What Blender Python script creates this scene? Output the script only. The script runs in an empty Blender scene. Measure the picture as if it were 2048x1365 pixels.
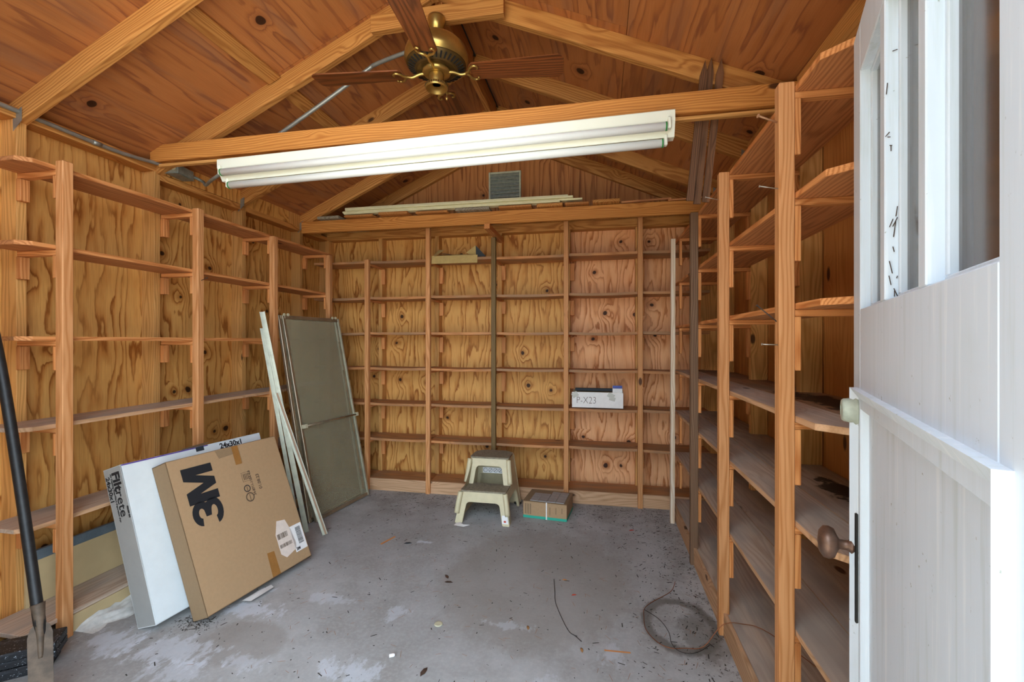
import bpy, bmesh, math, random
from mathutils import Vector, Matrix
random.seed(7)
S = bpy.context.scene
COL = S.collection

# ------------------------------------------------------------------ camera, sky, sun, exposure
CAMH = 1.33
cam_d = bpy.data.cameras.new('camera'); cam = bpy.data.objects.new('camera', cam_d); COL.objects.link(cam)
cam.location = (0, 0, CAMH)
cam.rotation_euler = (math.radians(90), 0, math.radians(11.0))
cam_d.sensor_width = 36.0; cam_d.lens = 36.0 * 900.0 / 2048.0
cam_d.clip_start = 0.02; cam_d.clip_end = 200
S.camera = cam

world = bpy.data.worlds.new('sky'); S.world = world; world.use_nodes = True
wn = world.node_tree.nodes; wl = world.node_tree.links
bg = wn['Background']
bg.inputs['Color'].default_value = (0.66, 0.83, 1.0, 1)
bg.inputs['Strength'].default_value = 2.2

sun_d = bpy.data.lights.new('sun', 'SUN'); sun_d.energy = 8.0; sun_d.angle = math.radians(2); sun_d.color = (1.0, 0.96, 0.90)
sun = bpy.data.objects.new('sun', sun_d); COL.objects.link(sun)
sun.rotation_euler = (math.radians(-6), math.radians(36), 0)      # high, over the right side of the shed

S.view_settings.view_transform = 'Standard'
S.view_settings.look = 'None'
S.view_settings.gamma = 1.0
S.view_settings.use_curve_mapping = False
S.view_settings.exposure = 1.82
S.cycles.max_bounces = 8
S.cycles.diffuse_bounces = 5
S.cycles.use_adaptive_sampling = True
S.cycles.adaptive_threshold = 0.02
S.cycles.sample_clamp_indirect = 8

# ------------------------------------------------------------------ helpers
def lin(c):
    if isinstance(c, str):
        c = c.lstrip('#'); c = [int(c[i:i+2], 16) / 255 for i in (0, 2, 4)]
    return tuple(((v / 12.92) if v <= 0.04045 else ((v + 0.055) / 1.055) ** 2.4) for v in c) + (1.0,)

class NB:
    """small node-graph builder"""
    def __init__(self, name):
        self.m = bpy.data.materials.new(name); self.m.use_nodes = True
        self.t = self.m.node_tree; self.n = self.t.nodes; self.l = self.t.links
        self.bsdf = self.n['Principled BSDF']
    def node(self, typ, **kw):
        nd = self.n.new(typ)
        for k, v in kw.items(): setattr(nd, k, v)
        return nd
    def put(self, inp, v):
        if hasattr(v, 'links') or isinstance(v, bpy.types.NodeSocket): self.l.new(v, inp)
        elif v is not None: inp.default_value = v
    def math(self, op, a, b=None, c=None, clamp=False):
        nd = self.node('ShaderNodeMath', operation=op, use_clamp=clamp)
        self.put(nd.inputs[0], a); self.put(nd.inputs[1], b)
        if c is not None: self.put(nd.inputs[2], c)
        return nd.outputs[0]
    def vmath(self, op, a, b=None, scale=None):
        nd = self.node('ShaderNodeVectorMath', operation=op)
        self.put(nd.inputs[0], a); self.put(nd.inputs[1], b)
        if scale is not None: self.put(nd.inputs['Scale'], scale)
        return nd.outputs['Value'] if op in ('LENGTH', 'DISTANCE', 'DOT_PRODUCT') else nd.outputs[0]
    def objco(self): return self.node('ShaderNodeTexCoord').outputs['Object']
    def rand(self): return self.node('ShaderNodeObjectInfo').outputs['Random']
    def sep(self, v):
        nd = self.node('ShaderNodeSeparateXYZ'); self.put(nd.inputs[0], v); return nd.outputs
    def comb(self, x, y, z=0.0):
        nd = self.node('ShaderNodeCombineXYZ')
        for i, v in enumerate((x, y, z)): self.put(nd.inputs[i], v)
        return nd.outputs[0]
    def noise(self, v, scale=1.0, detail=2.0, rough=0.5, dist=0.0, col=False):
        nd = self.node('ShaderNodeTexNoise'); self.put(nd.inputs['Vector'], v)
        nd.inputs['Scale'].default_value = scale; nd.inputs['Detail'].default_value = detail
        nd.inputs['Roughness'].default_value = rough; nd.inputs['Distortion'].default_value = dist
        return nd.outputs['Color' if col else 'Fac']
    def voro(self, v, scale=1.0, dims='2D', rnd=1.0):
        nd = self.node('ShaderNodeTexVoronoi', voronoi_dimensions=dims); self.put(nd.inputs['Vector'], v)
        nd.inputs['Scale'].default_value = scale; nd.inputs['Randomness'].default_value = rnd
        return nd
    def mrange(self, v, a, b, c=0.0, d=1.0, smooth=True):
        nd = self.node('ShaderNodeMapRange', interpolation_type='SMOOTHSTEP' if smooth else 'LINEAR')
        self.put(nd.inputs['Value'], v)
        for k, x in zip(('From Min', 'From Max', 'To Min', 'To Max'), (a, b, c, d)): nd.inputs[k].default_value = x
        return nd.outputs[0]
    def ramp(self, fac, stops):
        nd = self.node('ShaderNodeValToRGB'); self.put(nd.inputs[0], fac)
        el = nd.color_ramp.elements
        while len(el) < len(stops): el.new(0.5)
        for e, (p, c) in zip(el, stops): e.position = p; e.color = c
        return nd.outputs[0]
    def mix(self, fac, a, b, blend='MIX'):
        nd = self.node('ShaderNodeMix', data_type='RGBA', blend_type=blend)
        self.put(nd.inputs[0], fac); self.put(nd.inputs[6], a); self.put(nd.inputs[7], b)
        return nd.outputs[2]
    def bump(self, h, strength=0.3, dist=0.002):
        nd = self.node('ShaderNodeBump'); self.put(nd.inputs['Height'], h)
        nd.inputs['Strength'].default_value = strength; nd.inputs['Distance'].default_value = dist
        self.l.new(nd.outputs[0], self.bsdf.inputs['Normal'])
    def out(self, color, rough=0.6, metal=0.0, spec=None):
        self.put(self.bsdf.inputs['Base Color'], color); self.put(self.bsdf.inputs['Roughness'], rough)
        self.put(self.bsdf.inputs['Metallic'], metal)
        if spec is not None: self.bsdf.inputs['Specular IOR Level'].default_value = spec
        return self.m

def plain(name, col, rough=0.6, metal=0.0, spec=None, var=0.06, vscale=30.0, bump=0.0):
    b = NB(name); v = b.objco()
    n = b.noise(v, vscale, 3.0, 0.6)
    c = b.mix(b.mrange(n, 0.3, 0.7), lin(col), tuple(x * (1 - var * 3) for x in lin(col)[:3]) + (1,))
    if bump: b.bump(n, bump)
    return b.out(c, rough, metal, spec)

def lumber_mat(name, light, dark, knot='#3a1d0c', ring=22.0, rough=0.62, vary=0.16, knots=0.5, grime=0.0, weather=None, stains=()):
    """sawn board: grain runs along local X"""
    b = NB(name); r = b.rand(); co = b.objco()
    off = b.comb(b.math('MULTIPLY', r, 37.0), b.math('MULTIPLY', r, 3.1), b.math('MULTIPLY', r, 1.7))
    p = b.vmath('ADD', co, off)
    xyz = b.sep(p)
    cx = b.math('MULTIPLY', xyz[0], 0.6)
    warp = b.noise(b.comb(cx, b.math('MULTIPLY', xyz[1], 4.0), b.math('MULTIPLY', xyz[2], 4.0)), 1.6, 3.0, 0.5)
    loc = b.sep(co)
    cy = b.math('ADD', loc[1], b.math('MULTIPLY_ADD', r, 0.16, -0.05))
    cz = b.math('ADD', loc[2], b.math('MULTIPLY_ADD', r, -0.12, 0.10))
    rad = b.math('SQRT', b.math('ADD', b.math('MULTIPLY', cy, cy), b.math('MULTIPLY', cz, cz)))
    vk = b.voro(b.comb(b.math('MULTIPLY', xyz[0], 0.45), xyz[1], xyz[2]), 7.0, '3D')
    d = b.math('DIVIDE', vk.outputs['Distance'], 7.0)
    gate = b.math('GREATER_THAN', b.sep(vk.outputs['Color'])[0], 1.0 - knots)
    swirl = b.math('MULTIPLY', b.mrange(d, 0.0, 0.05, 1.0, 0.0), gate)
    ph = b.math('ADD', b.math('MULTIPLY', rad, ring * 6.0), b.math('MULTIPLY', warp, 9.0))
    ph = b.math('ADD', ph, b.math('MULTIPLY', swirl, 2.6))
    s = b.math('MULTIPLY_ADD', b.math('SINE', b.math('MULTIPLY', ph, 6.2832)), 0.5, 0.5)
    s = b.math('POWER', s, 1.6)
    fine = b.noise(b.comb(b.math('MULTIPLY', xyz[0], 5.0), b.math('MULTIPLY', xyz[1], 260.0), b.math('MULTIPLY', xyz[2], 260.0)), 1.0, 2.0, 0.6)
    g = b.math('ADD', b.math('MULTIPLY', s, 0.62), b.math('MULTIPLY', b.mrange(fine, 0.25, 0.75), 0.38))
    c = b.mix(g, lin(light), lin(dark))
    tone = b.math('MULTIPLY_ADD', b.math('FRACT', b.math('MULTIPLY', r, 13.37)), vary * 2, 1.0 - vary)
    c = b.mix(1.0, c, b.comb(tone, tone, tone), 'MULTIPLY')
    big = b.noise(b.comb(b.math('MULTIPLY', xyz[0], 2.0), b.math('MULTIPLY', xyz[1], 8.0), b.math('MULTIPLY', xyz[2], 8.0)), 1.0, 3.0, 0.6)
    if weather:
        c = b.mix(b.math('MULTIPLY', b.mrange(big, 0.35, 0.65), 0.85), c, lin(weather))
    if grime:
        c = b.mix(b.math('MULTIPLY', b.mrange(big, 0.45, 0.75), grime), c, lin('#4a3a2e'))
    for sx, sy, rx, ry in stains:
        ex = b.math('DIVIDE', b.math('SUBTRACT', loc[0], sx), rx); ey = b.math('DIVIDE', b.math('SUBTRACT', loc[1], sy), ry)
        dd = b.math('ADD', b.math('SQRT', b.math('ADD', b.math('MULTIPLY', ex, ex), b.math('MULTIPLY', ey, ey))), b.math('MULTIPLY', b.math('SUBTRACT', b.noise(co, 16.0, 4.0, 0.65), 0.5), 2.2))
        c = b.mix(b.math('MULTIPLY', b.mrange(dd, 0.75, 1.0, 1.0, 0.0), 0.93), c, lin('#1d1713'))
    kc = b.math('MULTIPLY', b.mrange(d, 0.010, 0.018, 1.0, 0.0), gate)
    c = b.mix(b.math('MULTIPLY', kc, 0.9), c, lin(knot))

    return b.out(c, rough, spec=0.25)

def ply_mat(name, light, mid, dark, knot='#2e1608', stretch=1.0, bands=9.0, knots=0.5, kscale=3.0, rough=0.62, streak=0.0, streakcol='#6b6a68', ksize=1.0, ylin=16.0):
    """rotary-cut plywood: flame figure contours along local X, swirls round knots"""
    b = NB(name); r = b.rand(); co = b.objco()
    off = b.comb(b.math('MULTIPLY', r, 51.0), b.math('MULTIPLY', r, 23.0), 0.0)
    p = b.sep(b.vmath('ADD', co, off))
    x, y = p[0], p[1]
    jit = b.noise(b.comb(x, y), 5.0, 2.0, 0.5, col=True)
    pk = b.vmath('ADD', b.comb(x, y), b.vmath('SCALE', b.vmath('SUBTRACT', jit, (0.5, 0.5, 0.5)), scale=0.05))
    vk = b.voro(pk, kscale)
    d = b.math('DIVIDE', vk.outputs['Distance'], kscale)
    vc = b.sep(vk.outputs['Color'])
    gate = b.math('GREATER_THAN', vc[0], 1.0 - knots)
    swirl = b.math('MULTIPLY', b.mrange(d, 0.0, 0.11, 1.0, 0.0), gate)
    n1 = b.noise(b.comb(b.math('MULTIPLY', x, 1.0 * stretch), b.math('MULTIPLY', y, 5.0)), 1.0, 2.5, 0.55)
    n2 = b.noise(b.comb(b.math('MULTIPLY', x, 4.0 * stretch), b.math('MULTIPLY', y, 22.0)), 1.0, 3.0, 0.6)
    ph = b.math('ADD', b.math('MULTIPLY', n1, bands), b.math('MULTIPLY', y, ylin))
    ph = b.math('ADD', ph, b.math('MULTIPLY', n2, 1.1))
    ph = b.math('ADD', ph, b.math('MULTIPLY', swirl, 1.7))
    fr = b.math('FRACT', ph)
    base = b.ramp(fr, [(0.0, lin(light)), (0.40, lin(light)), (0.70, lin(mid)), (0.86, lin(dark)), (0.91, lin(dark)), (1.0, lin(light))])
    cn = b.noise(b.comb(b.math('MULTIPLY', x, 2.1), b.math('MULTIPLY', y, 6.0)), 1.0, 2.0, 0.5)
    base = b.mix(b.math('MULTIPLY', b.mrange(cn, 0.42, 0.64), 0.45), base, lin(mid if streak else light))
    fine = b.noise(b.comb(b.math('MULTIPLY', x, 7.0), b.math('MULTIPLY', y, 190.0)), 1.0, 2.0, 0.6)
    base = b.mix(b.math('MULTIPLY', b.mrange(fine, 0.35, 0.75), 0.30), base, lin(dark))
    blot = b.noise(b.comb(b.math('MULTIPLY', x, 1.6), b.math('MULTIPLY', y, 3.2)), 1.0, 3.0, 0.6)
    base = b.mix(b.math('MULTIPLY', b.mrange(blot, 0.42, 0.72), 0.35), base, lin(mid))
    if streak:
        sk = b.noise(b.comb(b.math('MULTIPLY', x, 0.9), b.math('MULTIPLY', y, 9.0)), 1.0, 3.0, 0.6)
        base = b.mix(b.math('MULTIPLY', b.mrange(sk, 0.5, 0.68), streak), base, lin(streakcol))
    tone = b.math('MULTIPLY_ADD', b.math('FRACT', b.math('MULTIPLY', r, 7.77)), 0.16, 0.92)
    base = b.mix(1.0, base, b.comb(tone, tone, tone), 'MULTIPLY')
    size = b.math('MULTIPLY_ADD', vc[1], 0.011 * ksize, 0.008 * ksize)
    halo = b.math('MULTIPLY', b.mrange(b.math('SUBTRACT', d, size), 0.0, 0.035, 1.0, 0.0), gate)
    base = b.mix(b.math('MULTIPLY', halo, 0.55), base, lin(dark))
    core = b.math('MULTIPLY', b.mrange(b.math('SUBTRACT', d, size), -0.003, 0.003, 1.0, 0.0), gate)
    base = b.mix(b.math('MULTIPLY', core, 0.95), base, lin(knot))

    return b.out(base, rough, spec=0.25)

def mk(name, verts, faces, mat, parent=None, smooth=False, loc=None):
    me = bpy.data.meshes.new(name); me.from_pydata([tuple(v) for v in verts], [], faces); me.update()
    if mat: me.materials.append(mat)
    if smooth:
        for p in me.polygons: p.use_smooth = True
    return place(name, me, parent, loc)

def place(name, me, parent=None, loc=None, M=None):
    o = bpy.data.objects.new(name, me); COL.objects.link(o)
    if M is not None: o.matrix_world = M
    if loc is not None: o.location = loc
    if parent is not None:
        o.parent = parent
        # children are built in world space; parents are never moved afterwards
        o.matrix_parent_inverse = WM(parent).inverted()
    return o

def WM(o):
    m = o.matrix_basis.copy()
    if o.parent: m = WM(o.parent) @ o.matrix_parent_inverse @ m
    return m

def empty(name, loc=(0, 0, 0), rotz=0.0):
    o = bpy.data.objects.new(name, None); COL.objects.link(o)
    o.location = loc; o.rotation_euler = (0, 0, rotz); o.empty_display_size = 0.1
    return o

def tag(o, label=None, cat=None, group=None, kind=None):
    if label: o['label'] = label
    if cat: o['category'] = cat
    if group: o['group'] = group
    if kind: o['kind'] = kind
    return o

_box = {}
def box_mesh(lx, ly, lz, mat, bev=0.0015):
    key = (round(lx, 4), round(ly, 4), round(lz, 4), mat.name if mat else '', bev)
    if key in _box: return _box[key]
    bm = bmesh.new(); bmesh.ops.create_cube(bm, size=1.0)
    for v in bm.verts: v.co = Vector((v.co.x * lx, v.co.y * ly, v.co.z * lz))
    if bev and min(lx, ly, lz) > bev * 2.5:
        bmesh.ops.bevel(bm, geom=list(bm.edges), offset=bev, segments=1, affect='EDGES')
    me = bpy.data.meshes.new('board'); bm.to_mesh(me); bm.free()
    if mat: me.materials.append(mat)
    _box[key] = me
    return me

def frame_M(p0, p1, up):
    p0, p1 = Vector(p0), Vector(p1)
    x = (p1 - p0).normalized(); up = Vector(up)
    y = up.cross(x).normalized(); z = x.cross(y).normalized()
    M = Matrix((x, y, z)).transposed().to_4x4(); M.translation = (p0 + p1) / 2
    return M, (p1 - p0).length

def lumber(name, p0, p1, w, h, mat, parent=None, up=(0, 0, 1), bev=0.0015):
    """board from p0 to p1 along its centre line, w across, h along 'up'; local X is the grain"""
    M, L = frame_M(p0, p1, up)
    return place(name, box_mesh(L, w, h, mat, bev), parent, M=M)

def aabox(name, a, b, mat, parent=None, axis=None, bev=0.0015):
    """axis-aligned board given two corners; grain along its longest side unless axis is given"""
    lo = [min(a[i], b[i]) for i in range(3)]; hi = [max(a[i], b[i]) for i in range(3)]
    s = [hi[i] - lo[i] for i in range(3)]; c = [(hi[i] + lo[i]) / 2 for i in range(3)]
    ax = axis if axis is not None else s.index(max(s))
    p0 = list(c); p1 = list(c); p0[ax] = lo[ax]; p1[ax] = hi[ax]
    others = [i for i in range(3) if i != ax]
    thin = others[0] if s[others[0]] < s[others[1]] else others[1]
    wide = others[1] if thin == others[0] else others[0]
    up = [0, 0, 0]; up[thin] = 1
    return lumber(name, p0, p1, s[wide], s[thin], mat, parent, up, bev)

def fresh_edge(o, d, m):
    """sawn edge facing d keeps the clean wood colour"""
    me = o.data; me.materials.append(m); R3 = WM(o).to_3x3(); d = Vector(d)
    for p in me.polygons:
        if (R3 @ p.normal).normalized().dot(d) > 0.6: p.material_index = 1
    return o

def catmull(pts, n=6, closed=False):
    pts = [Vector(p) for p in pts]
    if n <= 1 or len(pts) < 3: return pts
    out = []; N = len(pts)
    for i in range(N - 1):
        p0 = pts[max(i - 1, 0)]; p1 = pts[i]; p2 = pts[i + 1]; p3 = pts[min(i + 2, N - 1)]
        for k in range(n):
            t = k / n
            out.append(0.5 * ((2 * p1) + (-p0 + p2) * t + (2 * p0 - 5 * p1 + 4 * p2 - p3) * t * t + (-p0 + 3 * p1 - 3 * p2 + p3) * t ** 3))
    out.append(pts[-1]); return out

def tube_geo(pts, r, seg=10, n=6):
    P = catmull(pts, n); V = []; F = []
    rr = r if callable(r) else (lambda t: r)
    nrm = None
    for i, p in enumerate(P):
        t = (P[min(i + 1, len(P) - 1)] - P[max(i - 1, 0)]).normalized()
        if nrm is None:
            a = Vector((0, 0, 1)) if abs(t.z) < 0.9 else Vector((1, 0, 0)); nrm = t.cross(a).normalized()
        nrm = (nrm - t * nrm.dot(t)).normalized(); bn = t.cross(nrm)
        R = rr(i / max(1, len(P) - 1))
        for k in range(seg):
            a = 2 * math.pi * k / seg; V.append(p + (nrm * math.cos(a) + bn * math.sin(a)) * R)
    for i in range(len(P) - 1):
        for k in range(seg):
            F.append((i * seg + k, i * seg + (k + 1) % seg, (i + 1) * seg + (k + 1) % seg, (i + 1) * seg + k))
    F.append(tuple(range(seg - 1, -1, -1))); F.append(tuple((len(P) - 1) * seg + k for k in range(seg)))
    return V, F

def tube(name, pts, r, mat, parent=None, seg=10, n=6):
    V, F = tube_geo(pts, r, seg, n)
    return mk(name, V, F, mat, parent, smooth=True)

def lathe(name, prof, mat, parent=None, M=None, seg=32, smooth=True):
    V = []; F = []
    for (r, z) in prof:
        for k in range(seg):
            a = 2 * math.pi * k / seg; V.append((r * math.cos(a), r * math.sin(a), z))
    n = len(prof)
    for i in range(n - 1):
        for k in range(seg):
            F.append((i * seg + k, i * seg + (k + 1) % seg, (i + 1) * seg + (k + 1) % seg, (i + 1) * seg + k))
    F.append(tuple(range(seg - 1, -1, -1))); F.append(tuple((n - 1) * seg + k for k in range(seg)))
    me = bpy.data.meshes.new(name); me.from_pydata(V, [], F); me.update(); me.materials.append(mat)
    if smooth:
        for p in me.polygons: p.use_smooth = len(p.vertices) == 4
    return place(name, me, parent, M=M if M is not None else Matrix())

def extrude_poly(name, outline, t, mat, parent=None, M=None, bev=0.0, f=None):
    """outline in local XY, extruded to z=t; f maps (x,y,z)->point for bent shapes"""
    bm = bmesh.new()
    vs = [bm.verts.new((x, y, 0)) for x, y in outline]
    fc = bm.faces.new(vs)
    r = bmesh.ops.extrude_face_region(bm, geom=[fc])
    for v in r['geom']:
        if isinstance(v, bmesh.types.BMVert): v.co.z += t
    bmesh.ops.recalc_face_normals(bm, faces=bm.faces)
    if bev: bmesh.ops.bevel(bm, geom=list(bm.edges), offset=bev, segments=2, affect='EDGES', clamp_overlap=True)
    if f:
        for v in bm.verts: v.co = Vector(f(*v.co))
    bmesh.ops.triangulate(bm, faces=[q for q in bm.faces if len(q.verts) > 4])
    me = bpy.data.meshes.new(name); bm.to_mesh(me); bm.free(); me.materials.append(mat)
    return place(name, me, parent, M=M if M is not None else Matrix())

def text_mesh(name, body, size, mat, parent, M, bold=0.0, sx=1.0, align='LEFT', ext=0.0003):
    cu = bpy.data.curves.new('txt', 'FONT'); cu.body = body; cu.size = size; cu.offset = bold; cu.align_x = align
    cu.extrude = ext; cu.resolution_u = 3
    ob = bpy.data.objects.new('txt', cu); COL.objects.link(ob)
    dg = bpy.context.evaluated_depsgraph_get(); me = bpy.data.meshes.new_from_object(ob.evaluated_get(dg))
    bpy.data.objects.remove(ob); bpy.data.curves.remove(cu)
    for v in me.vertices: v.co.x *= sx
    me.materials.clear(); me.materials.append(mat)
    return place(name, me, parent, M=M)

def basis(o, x, y, z):
    M = Matrix((Vector(x), Vector(y), Vector(z))).transposed().to_4x4(); M.translation = Vector(o); return M

# ------------------------------------------------------------------ materials
M = {}
M['post'] = lumber_mat('pine_post_wood', '#d79a66', '#b5743f', ring=14, vary=0.08, knots=0.5)
M['post_brown'] = lumber_mat('brown_weathered_wood', '#8a6a50', '#5f4330', ring=18, vary=0.05, knots=0.3)
M['post_old'] = lumber_mat('old_grey_brown_wood', '#86683f', '#54401f', ring=18, vary=0.05, knots=0.3, grime=0.4)
M['post_white'] = lumber_mat('pale_bare_wood', '#ead9c2', '#cfae8a', ring=18, vary=0.04, knots=0.2)
M['shelf'] = lumber_mat('shelf_board_wood', '#cd8c56', '#a2683a', ring=9, vary=0.10, knots=0.35, weather='#a27a58', grime=0.2)
M['shelf_grey'] = lumber_mat('dusty_shelf_wood', '#c9b19b', '#a88d76', ring=6, vary=0.07, knots=0.3, weather='#b5a698', grime=0.25)
M['shelf_fresh'] = lumber_mat('upper_shelf_wood', '#cb8a58', '#9c623a', ring=7, vary=0.08, knots=0.3)
M['shelf_tar'] = lumber_mat('tar_stained_shelf_wood', '#b08a6a', '#8a6548', ring=6, vary=0.05, knots=0.3, weather='#8f7662', grime=0.4, stains=((-0.72, -0.01, 0.42, 0.09), (-0.38, 0.04, 0.13, 0.05)))
M['shelf_spot'] = lumber_mat('spotted_shelf_wood', '#bda48e', '#9a8069', ring=6, vary=0.07, knots=0.3, weather='#a8988a', grime=0.3, stains=((-0.64, -0.02, 0.14, 0.06),))
M['cleat'] = lumber_mat('cleat_wood', '#dd985c', '#ad6430', ring=15, vary=0.12, knots=0.3)
M['toe'] = lumber_mat('toe_board_wood', '#d0a47e', '#ab8059', ring=8, vary=0.08, knots=0.4)
M['stud'] = lumber_mat('stud_wood', '#d9a05e', '#b07a3e', ring=16, vary=0.12, knots=0.45)
M['beam'] = lumber_mat('tie_beam_wood', '#d3914a', '#a9652a', ring=13, vary=0.06, knots=0.6)
M['rafter'] = lumber_mat('rafter_wood', '#cf9350', '#9c5f2a', ring=13, vary=0.12, knots=0.6)
M['plyL'] = ply_mat('yellow_plywood', '#dfa65c', '#cd8c46', '#96571f', bands=8.0, knots=0.36, kscale=3.3, ksize=1.15)
M['plyR'] = ply_mat('orange_plywood', '#f0b27e', '#e09a62', '#b06634', bands=8.0, knots=0.36, kscale=3.6, ksize=1.1)
M['plyG'] = ply_mat('gable_plywood', '#c08048', '#a96938', '#7e4824', bands=8.0, knots=0.12, stretch=0.35)
M['plyC'] = ply_mat('roof_plywood', '#bb7844', '#ae6c3a', '#8f5534', bands=9.0, knots=0.26, kscale=1.7, stretch=0.55, streak=0.35, streakcol='#8a6450', ksize=1.8, ylin=2.5)
M['siding'] = lumber_mat('brown_siding_wood', '#cf8f50', '#a2662f', ring=10, vary=0.15, knots=0.35, weather='#b0723c')
M['outer'] = plain('exterior_siding', '#8d8a84', 0.8)
M['sky_blocker'] = plain('sky_blocker_dark', '#4b4a40', 0.9)  # surface of the added slab that blocks sky light
M['roofing'] = plain('roof_shingle', '#55524e', 0.9)
M['white_paint'] = plain('white_enamel', '#f1efe8', 0.35, var=0.02, vscale=4)
M['fixture_w'] = plain('fixture_cream_white', '#efeedc', 0.35, var=0.015, vscale=3)
M['tube_w'] = plain('tube_white', '#f4f4ee', 0.22, var=0.01, vscale=3)
M['green'] = plain('green_ring', '#2f8a3c', 0.4)
M['galv'] = plain('galvanised_steel', '#9d9d96', 0.38, metal=0.55, var=0.06, vscale=25)
M['galv_dull'] = plain('dull_galvanised_steel', '#8f9186', 0.5, metal=0.3, var=0.1, vscale=35)
M['brass'] = plain('antique_brass', '#c4a35c', 0.30, metal=0.85, var=0.06, vscale=20)
M['brass_dark'] = plain('dark_brass', '#6d5630', 0.38, metal=0.7, var=0.1, vscale=20)
M['blade'] = lumber_mat('fan_blade_walnut', '#8a4f2a', '#4e2a16', ring=10, vary=0.03, knots=0.0, rough=0.4)
M['black_slot'] = plain('dark_slot', '#14100c', 0.8)
M['cardboard'] = plain('kraft_cardboard', '#ab8862', 0.75, var=0.02, vscale=60)
M['cardboard_side'] = plain('kraft_cardboard_side', '#8e7252', 0.8, var=0.02, vscale=60)  # darker kraft copy, shade of the carton side put into its colour
M['whitebox'] = plain('white_carton', '#d9dcda', 0.6, var=0.02, vscale=12)
M['whitebox_shaded'] = plain('white_carton_shaded', '#98958f', 0.6, var=0.02, vscale=12)  # white carton greyed, the narrow side's shade is painted in
M['ink'] = plain('black_ink', '#17171a', 0.7, var=0.0)
M['ink_soft'] = plain('faded_ink', '#5a4633', 0.8, var=0.0)
M['violet'] = plain('violet_print', '#5a3f86', 0.7, var=0.0)
M['tape'] = plain('packing_tape', '#9c6b38', 0.25, var=0.05, vscale=20)
M['paper'] = plain('label_paper', '#ece6e0', 0.7, var=0.02)
M['paper_pink'] = plain('label_paper_warm', '#e3cfbf', 0.7, var=0.03)
M['teal'] = plain('teal_print', '#2aa287', 0.6, var=0.02)
M['stool'] = plain('beige_plastic', '#cfbf98', 0.42, var=0.03, vscale=18)
M['stool_top'] = plain('worn_beige_tread', '#94866e', 0.75, var=0.12, vscale=60, bump=0.4)
M['rubber'] = plain('black_rubber', '#1b1b1b', 0.7)
M['tile'] = plain('grey_mosaic_tile', '#9c9692', 0.35, var=0.05, vscale=14)
M['red'] = plain('red_print', '#c4452c', 0.6)
M['alu'] = plain('aluminium_track', '#b4ae96', 0.38, metal=0.3, var=0.08, vscale=12)
M['alu_frame'] = plain('bronzed_aluminium', '#a3937a', 0.35, metal=0.7, var=0.08, vscale=12)
M['rust_strip'] = plain('tan_strip', '#a6805f', 0.55, var=0.05)
M['iron'] = plain('black_iron', '#262423', 0.5, metal=0.2, var=0.15, vscale=40, bump=0.2)
M['rustblade'] = plain('rusty_steel', '#6a5745', 0.65, metal=0.2, var=0.16, vscale=22, bump=0.25)
M['nail'] = plain('nail_steel', '#b9aFa0', 0.4, metal=0.6)
M['rustnail'] = plain('rusty_nail', '#b98a66', 0.6, metal=0.3)
M['copper'] = plain('copper_wire', '#9a5a34', 0.4, metal=0.5)
M['darkwire'] = plain('dark_wire', '#3a2f2a', 0.6)
M['picket'] = lumber_mat('dark_picket_wood', '#7a5236', '#4c301c', ring=16, vary=0.1, knots=0.2)
M['trimwhite'] = plain('cream_painted_board', '#efe6b8', 0.5, var=0.03, vscale=20)
M['greyply'] = lumber_mat('grey_weathered_plank', '#a59b88', '#7a6e5c', ring=9, vary=0.12, knots=0.2)
M['vent'] = plain('vent_metal', '#cdceb2', 0.55, metal=0.05, var=0.06, vscale=20)
M['panelboard'] = plain('beige_panel', '#c9ae80', 0.7, var=0.04, vscale=5)
M['greymetal'] = plain('blue_grey_metal', '#6f7b82', 0.5, metal=0.2, var=0.06, vscale=20)
M['plaster'] = plain('white_powder', '#dcd8d0', 0.95, var=0.06, vscale=40, bump=0.6)
M['leaf'] = plain('dry_leaf', '#4a3222', 0.8, var=0.1)
M['twig'] = plain('pine_straw', '#a2703f', 0.8, var=0.1)
M['dirt'] = plain('dirt_crumbs', '#3b332b', 0.95, var=0.1)
M['cream'] = plain('cream_plastic', '#c8bf9f', 0.5)
M['escut'] = plain('black_escutcheon', '#1a1918', 0.45, metal=0.3)
M['knob'] = plain('worn_bronze_knob', '#7a5c4c', 0.4, metal=0.5, var=0.12, vscale=40)
M['milky'] = plain('milky_painted_metal', '#b9bfae', 0.5, var=0.08, vscale=40)
M['foil'] = plain('silver_tape', '#97938b', 0.4, metal=0.4)
M['blue'] = plain('blue_print', '#4a57a0', 0.6)
M['charcoal'] = plain('charcoal_print', '#2c3136', 0.7)
M['tancard'] = plain('tan_carton', '#c0a264', 0.75, var=0.04)

# white door paint with mildew
b = NB('white_door_paint'); co = b.objco()
n = b.noise(co, 3.0, 4.0, 0.6); n2 = b.noise(co, 60.0, 3.0, 0.6)
c = b.mix(b.math('MULTIPLY', b.mrange(n, 0.5, 0.8), 0.35), lin('#d8e0e8'), lin('#b2baaa'))
c = b.mix(b.mrange(n2, 0.70, 0.76), c, lin('#8f9284'))
ns = b.noise(b.vmath('MULTIPLY', co, (45.0, 45.0, 2.2)), 1.0, 4.0, 0.65)
c = b.mix(b.math('MULTIPLY', b.mrange(ns, 0.52, 0.72), 0.30), c, lin('#a9b3a6'))
c = b.mix(b.math('MULTIPLY', b.mrange(ns, 0.44, 0.30), 0.5), c, lin('#f0f3f5'))
b.bump(b.noise(b.vmath('MULTIPLY', co, (60.0, 60.0, 4.0)), 1.0, 2.0), 0.1, 0.001)
M['door'] = b.out(c, 0.45)

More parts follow.
